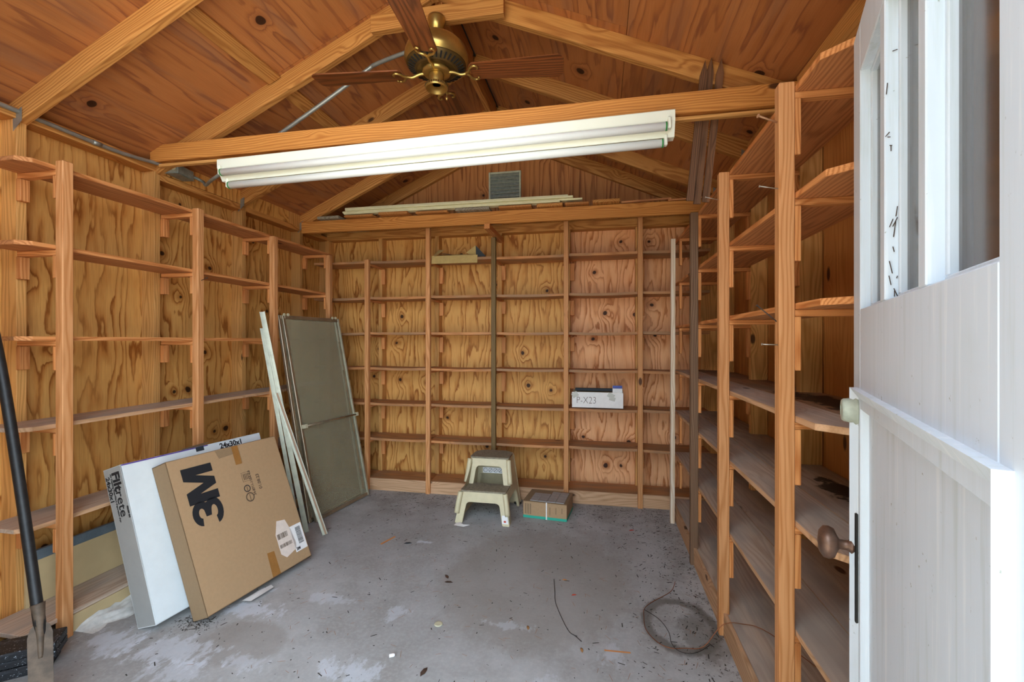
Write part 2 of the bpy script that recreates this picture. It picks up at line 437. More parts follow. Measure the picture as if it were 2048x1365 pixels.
# glass
b = NB('dirty_door_glass'); co = b.objco()
n = b.noise(co, 6.0, 4.0, 0.6)
b.out(b.mix(n, lin('#6a5848'), lin('#4a3c32')), 0.12)
b.bsdf.inputs['Alpha'].default_value = 0.65
M['doorglass'] = b.m
b = NB('obscure_glass'); co = b.objco()
n = b.noise(co, 2.2, 3.0, 0.6); n2 = b.noise(co, 140.0, 2.0, 0.5)
b.out(b.mix(n, lin('#b3a987'), lin('#9a957c')), 0.30)
b.bsdf.inputs['Alpha'].default_value = 0.38
b.bump(n2, 0.35, 0.002)
M['obscure'] = b.m

# concrete floor with paint splashes, a damp ring and dirt along the walls (object space = room metres)
b = NB('worn_concrete'); co = b.objco(); X, Y, _ = b.sep(co)
big = b.noise(co, 1.3, 4.0, 0.6); med = b.noise(co, 5.0, 4.0, 0.65); fine = b.noise(co, 60.0, 3.0, 0.6)
c = b.mix(b.mrange(big, 0.35, 0.65), lin('#b2afac'), lin('#9c9894'))
c = b.mix(b.math('MULTIPLY', b.mrange(med, 0.40, 0.66), 0.45), c, lin('#8b857e'))
c = b.mix(b.math('MULTIPLY', b.mrange(fine, 0.4, 0.7), 0.22), c, lin('#c4c1bc'))
BN = b.noise(b.vmath('MULTIPLY', co, (1.6, 0.8, 1.0)), 11.0, 6.0, 0.72)
def blob(cx, cy, rx, ry, amt=0.35, soft=0.12):
    dx = b.math('DIVIDE', b.math('SUBTRACT', X, cx), rx); dy = b.math('DIVIDE', b.math('SUBTRACT', Y, cy), ry)
    dd = b.math('SQRT', b.math('ADD', b.math('MULTIPLY', dx, dx), b.math('MULTIPLY', dy, dy)))
    nn = BN
    return b.math('ADD', dd, b.math('MULTIPLY', b.math('SUBTRACT', nn, 0.5), amt * 6))
# smooth brown repaired patch
for cx, cy, rx, ry in ((-0.35, 2.5, 0.55, 0.65), (-1.55, 1.72, 0.22, 0.16)):
    c = b.mix(b.math('MULTIPLY', b.mrange(blob(cx, cy, rx, ry, 0.10), 0.8, 1.05, 1, 0), 0.55), c, lin('#8f867d'))
for cx, cy, rx, ry, st in ((-1.70, 1.93, 0.17, 0.07, .9), (-1.80, 1.62, 0.22, 0.09, .75), (-1.66, 1.52, 0.15, 0.07, .6), (-0.97, 2.06, 0.06, 0.06, .6), (-1.36, 2.10, 0.10, 0.05, .55),
                           (-0.98, 1.65, 0.13, 0.07, .75), (-0.42, 2.06, 0.10, 0.03, .5), (-1.75, 2.11, 0.05, 0.04, .6), (-1.13, 2.81, 0.05, 0.015, .9), (-2.1, 1.62, 0.16, 0.08, .8),
                           (-0.2, 1.72, 0.08, 0.06, .45), (0.05, 1.95, 0.05, 0.07, .5), (-1.45, 1.62, 0.1, 0.05, .55), (-0.6, 1.5, 0.2, 0.08, .4)):
    c = b.mix(b.math('MULTIPLY', b.mrange(blob(cx, cy, rx * 1.1, ry, 0.8), 0.45, 1.05, 1, 0), st * 0.62), c, lin('#d6d9e0'))
ring = b.math('ABSOLUTE', b.math('SUBTRACT', blob(0.37, 2.22, 0.16, 0.20, 0.07), 0.95))
c = b.mix(b.math('MULTIPLY', b.mrange(ring, 0.06, 0.22, 1, 0), 0.75), c, lin('#5d574e'))
c = b.mix(b.math('MULTIPLY', b.mrange(blob(0.47, 2.16, 0.12, 0.20, 0.25), 0.7, 1.0, 1, 0), 0.5), c, lin('#625c53'))
# dirt against the shelves
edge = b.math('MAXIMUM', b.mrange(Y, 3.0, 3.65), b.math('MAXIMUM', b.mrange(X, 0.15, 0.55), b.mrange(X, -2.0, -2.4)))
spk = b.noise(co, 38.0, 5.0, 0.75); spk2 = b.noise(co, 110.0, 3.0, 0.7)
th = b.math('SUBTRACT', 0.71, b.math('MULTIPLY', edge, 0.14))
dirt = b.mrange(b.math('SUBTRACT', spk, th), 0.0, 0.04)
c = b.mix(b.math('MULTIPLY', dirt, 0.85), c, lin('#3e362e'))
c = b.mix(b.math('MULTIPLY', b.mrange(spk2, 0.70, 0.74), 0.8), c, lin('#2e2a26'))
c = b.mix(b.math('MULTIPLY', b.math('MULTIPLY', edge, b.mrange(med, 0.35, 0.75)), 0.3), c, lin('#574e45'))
b.bump(fine, 0.25, 0.002)
M['concrete'] = b.out(c, 0.7)
M['ground'] = plain('pale_gravel', '#b3aa98', 0.9, var=0.06, vscale=12)

# ------------------------------------------------------------------ shell dimensions (metres)
XL, XR, YB, YF = -2.69, 0.95, 4.04, 0.38          # inner faces of the sheathing
SL, SR, SB = -2.60, 0.86, 3.95                     # room faces of the studs
RX, RZ = -0.84, 3.25                               # ridge
def zl(x): return 2.44 + 0.46 * (x + 2.6)          # roof underside, left slope
def zr(x): return RZ - 0.432 * (x - RX)            # right slope

# floor and ground
fl = mk('floor', [(-2.8, 0.26, 0), (1.06, 0.26, 0), (1.06, 4.15, 0), (-2.8, 4.15, 0), (-2.8, 0.26, -0.12), (1.06, 0.26, -0.12), (1.06, 4.15, -0.12), (-2.8, 4.15, -0.12)],
        [(0, 1, 2, 3), (7, 6, 5, 4), (0, 4, 5, 1), (1, 5, 6, 2), (2, 6, 7, 3), (3, 7, 4, 0)], M['concrete'])
tag(fl, 'worn grey concrete slab floor with paint splashes', kind='structure')
gr = mk('ground', [(-25, -25, -0.13), (25, -25, -0.13), (25, 25, -0.13), (-25, 25, -0.13)], [(0, 1, 2, 3)], M['ground'])
tag(gr, 'pale gravel ground outside the shed', kind='structure')

# ---- left wall
wL = aabox('wall_left', (-2.80, 0.28, -0.05), (-2.705, 4.15, 2.42), M['outer'], axis=1)
tag(wL, 'left shed wall of yellow plywood on studs', kind='structure')
for y0, y1 in ((0.38, 1.585), (1.587, 2.80), (2.802, 4.04)):
    aabox('plywood_panel', (-2.705, y0, 0.0), (XL, y1, 2.42), M['plyL'], wL, axis=2, bev=0)
for y in (0.40, 0.95, 1.596, 2.24, 2.91, 3.57, 3.98):
    aabox('stud', (XL, y - 0.019, 0.04), (SL, y + 0.019, 2.343), M['stud'], wL)
aabox('top_plate', (XL, 0.38, 2.343), (SL, 2.24, 2.392), M['rafter'], wL)
aabox('blocking', (SL - 0.03, 2.262, 2.342), (SL, 2.88, 2.475), M['plyL'], wL, axis=2, bev=0)
aabox('blocking', (SL - 0.03, 2.925, 2.338), (SL, 3.40, 2.475), M['plyL'], wL, axis=2, bev=0)
aabox('blocking', (SL - 0.03, 3.404, 2.338), (SL, 3.545, 2.475), M['stud'], wL, axis=2, bev=0)
aabox('top_plate', (XL, 2.24, 2.30), (SL, 4.04, 2.339), M['rafter'], wL)
aabox('sill_plate', (XL, 0.38, 0.0), (SL, 4.04, 0.04), M['stud'], wL)

# ---- right wall
wR = aabox('wall_right', (0.965, 0.28, -0.05), (1.06, 4.15, 2.46), M['outer'], axis=1)
tag(wR, 'right shed wall of brown vertical boards on studs', kind='structure')
yy = 0.38
while yy < 4.03:
    w = min(random.choice((0.14, 0.19, 0.19, 0.24)), 4.04 - yy)
    dx = random.uniform(0, 0.004)
    aabox('siding_board', (XR + dx, yy, 0.0), (0.965, yy + w - 0.003, 2.45), M['siding'], wR, axis=2)
    yy += w
for y in (0.40, 0.95, 1.50, 2.19, 2.84, 3.49, 3.98):
    aabox('stud', (SR, y - 0.019, 0.04), (XR, y + 0.019, 2.38), M['stud'], wR)
aabox('top_plate', (SR, 0.38, 2.38), (XR, 4.04, 2.43), M['stud'], wR)
for a, c_ in ((1.62, 2.20), (2.26, 2.88), (2.925, 3.545)):
    aabox('blocking', (SR, a, 2.43), (SR + 0.03, c_, 2.50), M['stud'], wR, bev=0)
aabox('sill_plate', (SR, 0.38, 0.0), (XR, 4.04, 0.04), M['stud'], wR)

# ---- back wall and gable
V = [(-2.8, 4.055, -0.05), (1.06, 4.055, -0.05), (1.06, 4.055, 2.44), (RX, 4.055, RZ + 0.02), (-2.8, 4.055, 2.36)]
V += [(x, 4.15, z) for x, _, z in V]
wB = mk('wall_back', V, [(0, 1, 2, 3, 4), (9, 8, 7, 6, 5), (0, 5, 6, 1), (1, 6, 7, 2), (2, 7, 8, 3), (3, 8, 9, 4), (4, 9, 5, 0)], M['outer'])
tag(wB, 'back shed wall of plywood with a gable above', kind='structure')
for x0, x1, m in ((XL, -1.472, 'plyL'), (-1.47, -0.252, 'plyL'), (-0.25, XR, 'plyR')):
    aabox('plywood_panel', (x0, YB, 0.0), (x1, 4.055, 2.33), M[m], wB, axis=2, bev=0)
for x0, x1 in ((XL, -1.472), (-1.47, -0.252), (-0.25, XR)):
    # gable sheets cut to the slope; local X of the mesh runs up the wall (grain)
    top = lambda x: (zl(x) if x < RX else zr(x))
    xs = sorted({x0, x1} | ({RX} if x0 < RX < x1 else set()))
    out = [(2.332, -x0)] + [(2.332, -x1)] + [(top(x), -x) for x in reversed(xs)]
    extrude_poly('gable_panel', [(z, y) for z, y in out], 0.015, M['plyG'], wB, M=basis((0, YB, 0), (0, 0, 1), (-1, 0, 0), (0, 1, 0)))
for x in (-2.60, -2.04, -1.475, -0.88, -0.27, 0.32, 0.84):
    aabox('stud', (x - 0.019, SB, 0.04), (x + 0.019, YB, 2.30), M['stud'], wB)
aabox('top_plate', (SL, SB, 2.30), (SR, YB, 2.375), M['rafter'], wB)
aabox('sill_plate', (SL, SB, 0.0), (SR, YB, 0.04), M['stud'], wB)

# ---- front wall round the wide doorway the photographer stands in
wF = aabox('wall_front', (0.33, 0.28, -0.05), (1.06, 0.38, 2.44), M['outer'], axis=2)
tag(wF, 'front shed wall beside the open doorway', kind='structure')
aabox('wall_section', (-2.80, 0.28, -0.05), (-1.65, 0.38, 2.36), M['outer'], wF, axis=2)
wO = aabox('added_sky_blocker', (-3.6, -9.0, -0.13), (-3.3, -0.6, 4.6), M['sky_blocker'], axis=1)  # added unseen slab, keeps sky light off the white door
tag(wO, 'added dark sky-blocking slab, out of view left of the shed', kind='structure')

# ---- roof
V = [(-2.95, 0.05, zl(-2.95) + 0.016), (RX, 0.05, RZ + 0.016), (RX, 4.35, RZ + 0.016), (-2.95, 4.35, zl(-2.95) + 0.016), (1.22, 0.05, zr(1.22) + 0.016), (1.22, 4.35, zr(1.22) + 0.016)]
V += [(x, y, z + 0.03) for x, y, z in V]
ce = mk('ceiling', V, [(0, 3, 2, 1), (1, 2, 5, 4), (6, 7, 8, 9), (7, 10, 11, 8), (0, 1, 7, 6), (1, 4, 10, 7), (3, 9, 8, 2), (2, 8, 11, 5), (0, 6, 9, 3), (4, 5, 11, 10)], M['roofing'])
tag(ce, 'pitched shed roof of bare plywood on rafters', kind='structure')
nl = Vector((-0.46, 0, 1)).normalized(); nr = Vector((0.432, 0, 1)).normalized()
def slope_panel(x0, x1, y0, y1, f, nrm):
    a = Vector((x0, 0, f(x0))); c_ = Vector((x1, 0, f(x1))); mid = (a + c_) / 2 + nrm * 0.007
    lumber('roof_panel', (mid.x, y0, mid.z), (mid.x, y1, mid.z), (c_ - a).length - 0.003, 0.014, M['plyC'], ce, up=nrm, bev=0)
for x0, x1, ys in ((-2.93, -1.80, (0.06, 1.60, 4.34)), (-1.80, RX - 0.005, (0.06, 2.22, 4.34))):
    for y0, y1 in zip(ys[:-1], ys[1:]): slope_panel(x0, x1, y0, y1 - 0.003, zl, nl)
for x0, x1, ys in ((RX + 0.03, 0.13, (0.06, 2.22, 4.34)), (0.13, 1.20, (0.06, 2.88, 4.34))):
    for y0, y1 in zip(ys[:-1], ys[1:]): slope_panel(x0, x1, y0, y1 - 0.003, zr, nr)
RD = 0.110                                                     # rafter depth measured plumb
dl = RD * math.cos(math.atan(0.46)); dr = RD * math.cos(math.atan(0.432))
rY = (0.42, 1.00, 1.60, 2.255, 2.90, 3.57, 4.018)
for y in rY:
    a = Vector((-2.90, y, zl(-2.90) - RD / 2)); c_ = Vector((RX - 0.02, y, zl(RX - 0.02) - RD / 2))
    lumber('rafter', a, c_, 0.038, dl, M['rafter'], ce, up=nl)
    y = 2.292 if y == 2.255 else y
    a = Vector((1.15, y, zr(1.15) - RD / 2)); c_ = Vector((RX + 0.02, y, zr(RX + 0.02) - RD / 2))
    lumber('rafter', a, c_, 0.038, dr, M['rafter'], ce, up=nr)
for y0, y1 in zip(rY[:-1], rY[1:]):
    aabox('ridge_board', (RX - 0.019, y0 + 0.02, RZ - 0.15), (RX + 0.019, y1 - 0.02, RZ - 0.005), M['siding'], ce, axis=1)
# flat board under the sheathing joint on the left slope
mx = -1.80
for y0, y1 in ((1.625, 2.23), (2.28, 2.88), (2.92, 3.55)):
    p = Vector((mx, 0, zl(mx))) - nl * 0.0095
    lumber('seam_board', (p.x, y0, p.z), (p.x, y1, p.z), 0.085, 0.019, M['rafter'], ce, up=nl)
# tie beams and collar tie
aabox('tie_beam', (-2.60, 2.195, 2.385), (0.90, 2.233, 2.482), M['beam'], ce)
aabox('tie_beam_strip', (-2.55, 2.205, 2.358), (0.85, 2.232, 2.374), M['stud'], ce)
aabox('tie_beam', (-2.56, 3.512, 2.272), (0.86, 3.55, 2.372), M['beam'], ce)
aabox('collar_tie', (-1.19, 2.236, 2.968), (-0.47, 2.274, 3.060), M['rafter'], ce) if False else aabox('collar_tie', (-1.19, 2.195, 2.968), (-0.47, 2.233, 3.058), M['rafter'], ce)
aabox('short_joist', (-0.890, 3.43, 2.212), (-0.845, 3.95, 2.252), M['cleat'], ce)
lathe('washer', [(0.016, 0.0), (0.016, 0.003), (0.007, 0.0035), (0.006, 0.008)], M['cream'], ce, M=Matrix.Translation((-1.157, 2.2355, 3.068)) @ Matrix.Rotation(math.radians(90), 4, 'X'), seg=20)
# rafter clips
for x, sgn, ys in ((SL + 0.012, 1, (1.575, 2.875, 3.545)), (SR - 0.015, -1, (2.875, 3.545))):
    for y in ys:
        z0 = (zl(x) if sgn > 0 else zr(x)) - 0.115
        mk('rafter_clip', [(x - 0.03 * sgn, y, z0 - 0.045), (x + 0.02 * sgn, y, z0), (x + 0.02 * sgn, y, z0 + 0.06), (x - 0.03 * sgn, y, z0 + 0.03),
                           (x - 0.03 * sgn, y + 0.002, z0 - 0.045), (x + 0.02 * sgn, y + 0.002, z0), (x + 0.02 * sgn, y + 0.002, z0 + 0.06), (x - 0.03 * sgn, y + 0.002, z0 + 0.03)],
           [(0, 1, 2, 3), (7, 6, 5, 4), (0, 4, 5, 1), (1, 5, 6, 2), (2, 6, 7, 3), (3, 7, 4, 0)], M['galv'], ce)

# ------------------------------------------------------------------ shelving units
def nail(p, q, parent, m='nail', r=0.0018):
    o = tube('nail', [p, q], r, M[m], parent, seg=6, n=1)
    d_ = (Vector(p) - Vector(q)).normalized()
    V_, F_ = tube_geo([Vector(p), Vector(p) + d_ * 0.002], r * 2.2, 8, 1)
    h_ = mk('nail_head', V_, F_, M[m], o)

# right unit: posts stand in front, shelves behind them
ur = tag(empty('shelving_unit', (0.6, 2.6, 0)), 'tall built-in wooden shelving along the right wall behind the white door', 'shelving')
pX0, pX1 = 0.530, 0.574
zR = (2.077, 1.756, 1.424, 1.086, 0.772, 0.446)       # tops of the cleats
for y, m, top in ((1.48, 'post', 2.108), (2.17, 'post', 2.092), (2.82, 'post_brown', 2.094)):
    aabox('post', (pX0, y, 0.0), (pX1, y + 0.038, top), M[m], ur, bev=0.003)
o = lumber('post', (0.522, 3.455, 0.0), (0.528, 3.455, 2.075), 0.030, 0.038, M['post_white'], ur, up=(0, 1, 0)); o['label'] = 'pale bare wood post'
SH = 0.019
for i, z in enumerate(zR):
    y0 = 1.30 if i in (3,) else (1.20 if i == 5 else (1.27 if i in (0, 2) else 1.24))
    mat = M['shelf_fresh'] if i < 3 else M['shelf_grey']
    # two boards side by side, the front one with a clipped corner
    def shelf(xa, xb, ya, clip):
        out = [(ya + clip, xa), (ya, xa + clip), (ya, xb), (3.688, xb), (3.688, xa)] if clip else [(ya, xa), (ya, xb), (3.688, xb), (3.688, xa)]
        cy_, cx_ = (ya + 3.688) / 2, (xa + xb) / 2
        o = extrude_poly('shelf_board', [(p - cy_, -(q - cx_)) for p, q in out], SH, mat, ur, M=basis((cx_, cy_, z + 0.0005), (0, 1, 0), (-1, 0, 0), (0, 0, 1)), bev=0.0012)
        fresh_edge(o, (-0.8, -0.6, 0), M['cleat'] if i < 3 else M['toe'])
    if i >= 3:
        shelf(0.576, 0.72, y0, 0.06)
        if i < 5: mat = M['shelf_tar'] if i == 3 else M['shelf_spot']
        shelf(0.722, 0.945, y0, 0.0)
    else:
        shelf(0.576, 0.845, y0, 0.06)
    for y in (1.48, 2.17, 2.82, 3.45):
        aabox('cleat', (pX1 - 0.001, y + 0.004, z - 0.020), (SR, y + 0.036, z), M['cleat'], ur)
        hh = random.uniform(0.16, 0.175)
        aabox('support_block', (pX1, y + 0.002, z - 0.021 - hh), (pX1 + 0.017, y + 0.037, z - 0.021), M['cleat'], ur)
        if z > 0.5: aabox('support_block', (SR - 0.017, y + 0.002, z - 0.021 - hh), (SR, y + 0.037, z - 0.021), M['cleat'], ur)
aabox('bottom_board', (0.565, 0.75, 0.080), (0.945, 3.688, 0.099), M['shelf_grey'], ur)
for y0, y1 in ((0.75, 2.17), (2.208, 2.82), (2.858, 3.688)):
    aabox('toe_board', (0.548, y0, 0.0), (0.564, y1, 0.105), M['toe'], ur)
nail((0.470, 1.472, 2.008), (0.535, 1.50, 1.995), ur, 'rustnail', 0.0028)
nail((0.475, 2.18, 1.985), (0.535, 2.19, 1.972), ur); nail((0.478, 1.485, 1.80), (0.535, 1.49, 1.79), ur)
nail((0.485, 1.485, 1.320), (0.535, 1.49, 1.318), ur); nail((0.478, 1.51, 1.44), (0.535, 1.50, 1.385), ur, 'darkwire')

# back unit
ub = tag(empty('shelving_unit', (-0.85, 3.8, 0)), 'wooden shelving with six long shelves across the back wall', 'shelving')
for x, m, top in ((-2.04, 'post', 2.06), (-1.463, 'post', 2.33), (-0.878, 'post_old', 2.205), (-0.268, 'post', 2.33), (0.318, 'post', 2.33)):
    aabox('post', (x - 0.0195, 3.69, 0.0), (x + 0.0195, 3.728, top), M[m], ub, bev=0.003)
zB = (2.050, 1.728, 1.409, 1.094, 0.777, 0.462)       # shelf tops
bx = (-2.59, -2.04, -1.463, -0.878, -0.268, 0.318, 0.845)
for i, z in enumerate(zB):
    for k in range(len(bx) - 1):
        x0, x1 = bx[k] + 0.001, bx[k + 1] - 0.001
        dz = random.uniform(-0.004, 0.004)
        # boards sag a little between posts
        n_ = 8; sag = random.uniform(0.002, 0.008) if x1 - x0 > 0.4 else 0
        V = []; F = []
        L = x1 - x0; cx = (x0 + x1) / 2
        for j in range(n_ + 1):
            t = j / n_; s_ = -sag * 4 * t * (1 - t)
            for (yy_, zz_) in ((-0.105, -0.021), (0.137, -0.021), (0.137, 0), (-0.105, 0)): V.append((x0 + L * t - cx, yy_, zz_ + s_))
        for j in range(n_):
            for q in range(4): F.append((j * 4 + q, j * 4 + (q + 1) % 4, j * 4 + 4 + (q + 1) % 4, j * 4 + 4 + q))
        F += [(0, 3, 2, 1), (n_ * 4, n_ * 4 + 1, n_ * 4 + 2, n_ * 4 + 3)]
        F = [f[::-1] for f in F]
        o = mk('shelf_board', V, F, M['shelf'], ub, loc=(cx, 3.73 + 0.105 + (0.0 if k else 0.003), z + dz)); fresh_edge(o, (0, -1, 0), M['cleat'])
    for x in bx[1:-1]:
        aabox('cleat', (x + 0.0, 3.7285, z - SH - 0.0255), (x + 0.019, SB, z - SH - 0.006), M['cleat'], ub)
        hh = random.uniform(0.10, 0.17)
        aabox('support_block', (x + 0.0195, SB - 0.018, z - SH - 0.027 - hh), (x + 0.055, SB, z - SH - 0.027), M['cleat'], ub)
for x0, x1 in zip(bx[:-1], bx[1:]):
    aabox('bottom_board', (x0 + 0.001, 3.732, 0.083), (x1 - 0.001, 3.972, 0.102), M['shelf'], ub)
    aabox('toe_board', (x0 + 0.020, 3.712, 0.0), (x1 - 0.020, 3.73, 0.106), M['toe'], ub)

# left unit
ul = tag(empty('shelving_unit', (-2.45, 2.6, 0)), 'wooden shelving along the left wall behind the flat cartons', 'shelving')
zL_ = (2.112, 1.757, 1.350, 0.962, 0.536)
for y, m, top in ((1.574, 'post', 2.132), (2.257, 'post', 2.118), (2.892, 'post', 2.098), (3.58, 'post', 2.088)):
    aabox('post', (-2.372, y, 0.0), (-2.330, y + 0.043, top), M[m], ul, bev=0.003)
for i, z in enumerate(zL_):
    m = M['shelf_fresh'] if i < 2 else M['shelf_grey'] if i > 2 else M['shelf']
    ya = 1.455; xa, xb = -2.374, -2.596
    out = [(ya + 0.04, xa), (ya, xa - 0.04), (ya, xb), (3.688, xb), (3.688, xa)]
    cy_, cx_ = (ya + 3.688) / 2, (xa + xb) / 2
    o = extrude_poly('shelf_board', [(p - cy_, -(q - cx_)) for p, q in out][::-1], SH, m, ul, M=basis((cx_, cy_, z - SH), (0, 1, 0), (-1, 0, 0), (0, 0, 1)), bev=0.0012); fresh_edge(o, (0.8, -0.6, 0), M['cleat'] if i < 3 else M['toe'])
    for y in (1.574, 2.257, 2.892, 3.58):
        aabox('cleat', (-2.371, y + 0.004, z - SH - 0.024), (SL + 0.001, y + 0.038, z - SH - 0.001), M['cleat'], ul)
        hh = random.uniform(0.09, 0.11)
        aabox('support_block', (-2.390, y + 0.002, z - SH - 0.026 - hh), (-2.373, y + 0.039, z - SH - 0.026), M['cleat'], ul)
        aabox('support_block', (SL + 0.001, y, z - SH - 0.026 - hh), (SL + 0.028, y + 0.036, z - SH - 0.026), M['cleat'], ul)
nail((-2.285, 2.275, 1.705), (-2.335, 2.28, 1.690), ul, 'darkwire')
aabox('bottom_board', (-2.596, 1.45, 0.080), (-2.360, 3.688, 0.099), M['shelf_grey'], ul)
aabox('toe_board', (-2.374, 1.62, 0.0), (-2.358, 3.688, 0.078), M['panelboard'], ul)

# ------------------------------------------------------------------ white door
def DM(x, y, z): return None
dth = math.radians(-108.8)
dr_ = tag(empty('door_1', (0.586, 1.19, 0), dth), 'white painted open door with three narrow panes', kind='structure')
Dm = Matrix.Translation((0.586, 1.19, 0)) @ Matrix.Rotation(dth, 4, 'Z')
def dbox(name, s0, s1, y0, y1, z0, z1, m='door', parent=None, bev=0.002):
    me = box_mesh(s1 - s0, y1 - y0, z1 - z0, M[m], bev)
    return place(name, me, parent or dr_, M=Dm @ Matrix.Translation(((s0 + s1) / 2, (y0 + y1) / 2, (z0 + z1) / 2)))
T = 0.045
dbox('stile', 0.0, 0.084, 0, T, 0.02, 2.03); dbox('stile', 0.77, 0.86, 0, T, 0.02, 2.03)
dbox('top_rail', 0.084, 0.77, 0, T, 1.92, 2.03); dbox('lock_rail', 0.084, 0.77, 0, T, 1.18, 1.40); dbox('bottom_rail', 0.084, 0.77, 0, T, 0.02, 0.24)
dbox('mullion', 0.290, 0.325, 0, T, 1.40, 1.92); dbox('mullion', 0.527, 0.560, 0, T, 1.40, 1.92)
for s0, s1 in ((0.084, 0.290), (0.325, 0.527), (0.560, 0.77)):
    for a, c_ in ((s0, s0 + 0.012), (s1 - 0.012, s1)): dbox('glazing_stop', a, c_, 0.018, T - 0.004, 1.41, 1.91)
    dbox('glazing_stop', s0, s1, 0.018, T - 0.004, 1.40, 1.411); dbox('glazing_stop', s0, s1, 0.018, T - 0.004, 1.909, 1.92)
    dbox('pane', s0 + 0.010, s1 - 0.010, 0.028, 0.031, 1.41, 1.91, 'doorglass', bev=0)
dbox('panel', 0.07, 0.775, 0.016, 0.03, 0.20, 1.19)
# bolection moulding round the panel: mitred sloping strips
def mould(pts_out, pts_in, name='moulding'):
    V = [Dm @ Vector((s, -0.014, z)) for s, z in pts_out] + [Dm @ Vector((s, 0.016, z)) for s, z in pts_in] + [Dm @ Vector((s, 0.02, z)) for s, z in pts_out]
    mk(name, V, [(0, 1, 3, 2), (0, 4, 5, 1), (2, 3, 5, 4), (0, 2, 4), (1, 5, 3)], M['door'], dr_)
o_ = [(0.045, 1.225), (0.80, 1.225), (0.80, 0.16), (0.045, 0.16)]; i_ = [(0.085, 1.178), (0.735, 1.178), (0.735, 0.21), (0.085, 0.21)]
for k in range(4):
    k2 = (k + 1) % 4; mould((o_[k], o_[k2]), (i_[k], i_[k2]))
es = dbox('escutcheon', 0.015, 0.065, -0.006, 0.0, 0.70, 0.945, 'escut'); 
kM = Dm @ Matrix.Translation((0.04, -0.006, 0.862)) @ Matrix.Rotation(math.radians(90), 4, 'X')
lathe('door_knob', [(0.017, 0.0), (0.017, 0.005), (0.011, 0.010), (0.011, 0.026), (0.018, 0.030), (0.032, 0.036), (0.0365, 0.046), (0.035, 0.057), (0.024, 0.065), (0.004, 0.068)], M['knob'], dr_, M=kM, seg=28)
lathe('deadbolt_cylinder', [(0.036, 0.0), (0.035, 0.004), (0.029, 0.008), (0.026, 0.024), (0.023, 0.028), (0.013, 0.029), (0.012, 0.026)], M['milky'], dr_,
      M=Dm @ Matrix.Translation((0.04, 0.0, 1.172)) @ Matrix.Rotation(math.radians(90), 4, 'X'), seg=24)
for k in range(16):
    zz = 1.415 + 0.42 * random.random() ** 1.6; y0_ = random.uniform(0.002, 0.016); a_ = random.uniform(0, 6.28); l_ = random.uniform(0.008, 0.03)
    tube('stuck_straw', [Dm @ Vector((0.3262, y0_, zz)), Dm @ Vector((0.3275, min(0.017, max(0.001, y0_ + 0.3 * l_ * math.cos(a_))), zz + l_ * math.sin(a_)))], 0.0007, M['leaf'], dr_, seg=5, n=1)

# ------------------------------------------------------------------ ceiling fan
fc = Vector((-0.81, 2.165, 0))
fan = tag(empty('ceiling_fan', (fc.x, fc.y, 2.968)), 'antique brass ceiling fan with four dark wood blades', 'ceiling fan')
FM = Matrix.Translation((fc.x, fc.y, 0))
lathe('canopy', [(0.044, 2.968), (0.046, 2.955), (0.040, 2.930), (0.034, 2.900), (0.022, 2.892)], M['brass'], fan, M=FM)
lathe('downrod', [(0.020, 2.895), (0.020, 2.885), (0.052, 2.880), (0.056, 2.862), (0.048, 2.848)], M['brass_dark'], fan, M=FM, seg=20)
mh = lathe('motor_housing', [(0.046, 2.858), (0.080, 2.855), (0.120, 2.838), (0.146, 2.812), (0.158, 2.780), (0.161, 2.750), (0.156, 2.745), (0.156, 2.736), (0.150, 2.733), (0.150, 2.728)], M['brass'], fan, M=FM, seg=48)
lr = lathe('vent_ring', [(0.150, 2.728), (0.148, 2.722), (0.100, 2.700), (0.096, 2.698), (0.092, 2.700), (0.070, 2.700)], M['brass_dark'], fan, M=FM, seg=48)
for k in range(36):
    a = 2 * math.pi * k / 36
    Mv = FM @ Matrix.Rotation(a, 4, 'Z') @ Matrix.Translation((0.125, 0, 2.7095)) @ Matrix.Rotation(math.radians(-24), 4, 'Y')
    place('vent_slot', box_mesh(0.034, 0.008, 0.003, M['black_slot'], 0), lr, M=Mv)
lathe('flywheel', [(0.070, 2.702), (0.072, 2.690), (0.066, 2.682), (0.038, 2.680)], M['brass'], fan, M=FM, seg=32)
lathe('switch_cup', [(0.036, 2.684), (0.038, 2.675), (0.036, 2.640), (0.034, 2.632), (0.052, 2.628)], M['brass'], fan, M=FM, seg=32)
ft = lathe('shade_fitter', [(0.050, 2.632), (0.055, 2.628), (0.057, 2.612), (0.054, 2.606), (0.050, 2.608), (0.046, 2.622), (0.020, 2.628)], M['brass'], fan, M=FM, seg=36)
for k in range(30):
    a = 2 * math.pi * k / 30
    place('bead', box_mesh(0.004, 0.006, 0.010, M['brass_dark'], 0.001), ft, M=FM @ Matrix.Rotation(a, 4, 'Z') @ Matrix.Translation((0.0565, 0, 2.620)))
